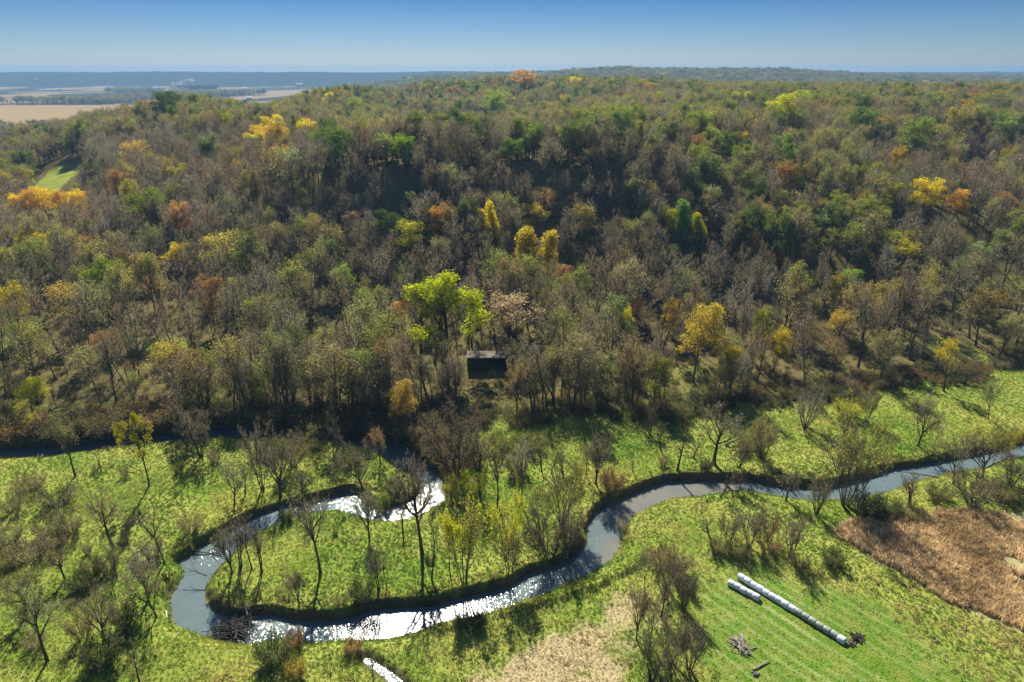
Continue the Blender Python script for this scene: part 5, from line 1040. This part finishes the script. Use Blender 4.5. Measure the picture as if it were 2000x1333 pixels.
# ------------------------------------------------------------------ far farmsteads and smoke
def farm_building(label, x, y, L, Wd, H, yaw, roof=ROOFG, wall=WALLW, name='farm_building'):
    z = hz(x, y) - .2; t = bpy.data.objects.new(name, None); C.objects.link(t); t.location = (x, y, z); t.rotation_euler = (0, 0, yaw); tag(t, label, 'barn')
    A = Acc(); a, b, h, g = L / 2, Wd / 2, H, H * 1.55
    A.add(np.array([(-a, -b, 0), (a, -b, 0), (a, b, 0), (-a, b, 0), (-a, -b, h), (a, -b, h), (a, b, h), (-a, b, h), (-a, 0, g), (a, 0, g)], float), [(0, 1, 5, 4), (2, 3, 7, 6), (1, 2, 6, 9, 5), (3, 0, 4, 8, 7)], 0)
    o = bpy.data.objects.new('wall', A.mesh('wall', [wall])); C.objects.link(o); o.parent = t
    for s in (-1, 1):
        B_ = Acc(); e = .5; k = (g - h) / b; y1 = s * (b + e); z1 = h - k * e + .05
        B_.add(np.array([(-a - e, y1, z1), (a + e, y1, z1), (a + e, 0, g + .06), (-a - e, 0, g + .06), (-a - e, y1, z1 + .3), (a + e, y1, z1 + .3), (a + e, 0, g + .36), (-a - e, 0, g + .36)], float), [(0, 1, 2, 3), (4, 5, 6, 7), (0, 1, 5, 4), (1, 2, 6, 5), (2, 3, 7, 6), (3, 0, 4, 7)], 0)
        o = bpy.data.objects.new('roof_panel', B_.mesh('roof_panel', [roof])); C.objects.link(o); o.parent = t
    part(t, 'barn_door', DARKWOOD, [(-2, 2, -b - .15, -b - .02, 0, H * .8)])
for lb, px, py, L, Wd, H, yaw in [
    ('long white farm building on the far eastern hilltop field', 1925, 158, 30, 12, 6, .1), ('white barn among fields in the far valley, left of the woodlot', 478, 174, 34, 14, 7, .2), ('small white barn right of the long valley barn', 512, 172, 26, 12, 6, -.3),
    ('pale barn at the foot of the far bluff', 585, 166, 40, 14, 7, 0), ('white farmhouse at the edge of the far tan fields', 487, 193, 20, 10, 6, .4), ('long pale shed row in the far western valley', 105, 176, 60, 14, 5, .1), ('small pale barn next to the long far shed', 78, 177, 22, 12, 6, .3)]:
    g = march(px, py, 3.0, y0=700)
    if g is not None: farm_building(lb, g[0], g[1], L, Wd, H, yaw)
g = march(73, 166, 2, y0=1500)
if g is not None:
    t = bpy.data.objects.new('water_tower', None); C.objects.link(t); t.location = (g[0], g[1], hz(*g)); tag(t, 'tiny white water tower standing before the far bluff', 'water tower')
    A = Acc(); tube(A, np.array([(0, 0, 0), (0, 0, 20), (0, 0, 30.)]), [1.6, 1.2, 1.5], 8, 0); o = bpy.data.objects.new('tower_stem', A.mesh('tower_stem', [WALLW])); C.objects.link(o); o.parent = t
    A = Acc(); zz = np.linspace(0, 1, 9); tube(A, np.array([(0, 0, 29 + 9 * q) for q in zz]), 6 * np.sqrt(np.clip(1 - (2 * zz - 1) ** 2, .02, 1)), 12, 0); o = bpy.data.objects.new('tank', A.mesh('tank', [WALLW])); C.objects.link(o); o.parent = t
# woodlot in the far fields: real trees in one block
g = march(380, 178, 0, y0=900)
if g is not None:
    n = 260; x = g[0] + rng.uniform(-95, 95, n); y = g[1] + rng.uniform(-60, 60, n); z = land(x, y); ix = rng.integers(7, 11, n); s = rng.uniform(20, 26, n) / 16
    scatter('woodlot', 'dark rectangular woodlot standing in the far tan fields', np.stack([x, y, z], -1), np.stack([np.zeros(n), np.zeros(n), rng.uniform(0, 6, n)], -1), np.stack([s * 1.3, s * 1.3, s], -1), ix, np.tile((.10, .065, .05), (n, 1)), proto_collection('woodlot_trees', meshes_p))
def smoke():
    g = march(318, 184, 0, y0=900)
    if g is None: return
    m, t = material('smoke'); nn = N(t); v = nn.n('ShaderNodeVolumePrincipled', {'Density': .02, 'Color': (.9, .88, .86, 1)}); mo = nn.n('ShaderNodeOutputMaterial'); t.links.new(v.outputs[0], mo.inputs['Volume'])
    A = Acc(); sph = np.array([(math.cos(a) * math.cos(b), math.sin(a) * math.cos(b), math.sin(b)) for b in np.linspace(-1.5, 1.5, 7) for a in np.linspace(0, 5.5, 8)])
    Fq = [(i * 8 + j, i * 8 + (j + 1) % 8, (i + 1) * 8 + (j + 1) % 8, (i + 1) * 8 + j) for i in range(6) for j in range(8)] + [tuple(range(7, -1, -1)), tuple(range(48, 56))]
    gs = np.random.default_rng(8); bl = [(-14 + q * 6 + gs.normal(0, 4), gs.normal(0, 8), 3 + q * 1.9 + gs.normal(0, 4), gs.uniform(4, 8) + q * .35) for q in range(26)]
    for dx, dy, dz, r_ in bl: A.add(sph * np.array((r_ * 1.25, r_, r_ * .6)) + (dx, dy, dz + 6), Fq, 0)
    o = bpy.data.objects.new('smoke', A.mesh('smoke', [m])); C.objects.link(o); o.location = (g[0], g[1], hz(*g) + 1); tag(o, 'thin white smoke drifting over the far fields', kind='stuff')
smoke()

# ------------------------------------------------------------------ air
def haze():
    m, t = material('haze'); nn = N(t); v = nn.n('ShaderNodeVolumePrincipled', {'Density': HAZE_D, 'Color': HAZE_C, 'Anisotropy': .2}); mo = nn.n('ShaderNodeOutputMaterial'); t.links.new(v.outputs[0], mo.inputs['Volume'])
    A = Acc(); box(A, -10500, 10500, -120, 9500, -24, 124); o = bpy.data.objects.new('haze', A.mesh('haze', [m])); C.objects.link(o); tag(o, 'thin blue autumn haze over the valley', kind='stuff')
HAZE_D, HAZE_C = 1.3e-4, (.22, .43, .70, 1)
haze()
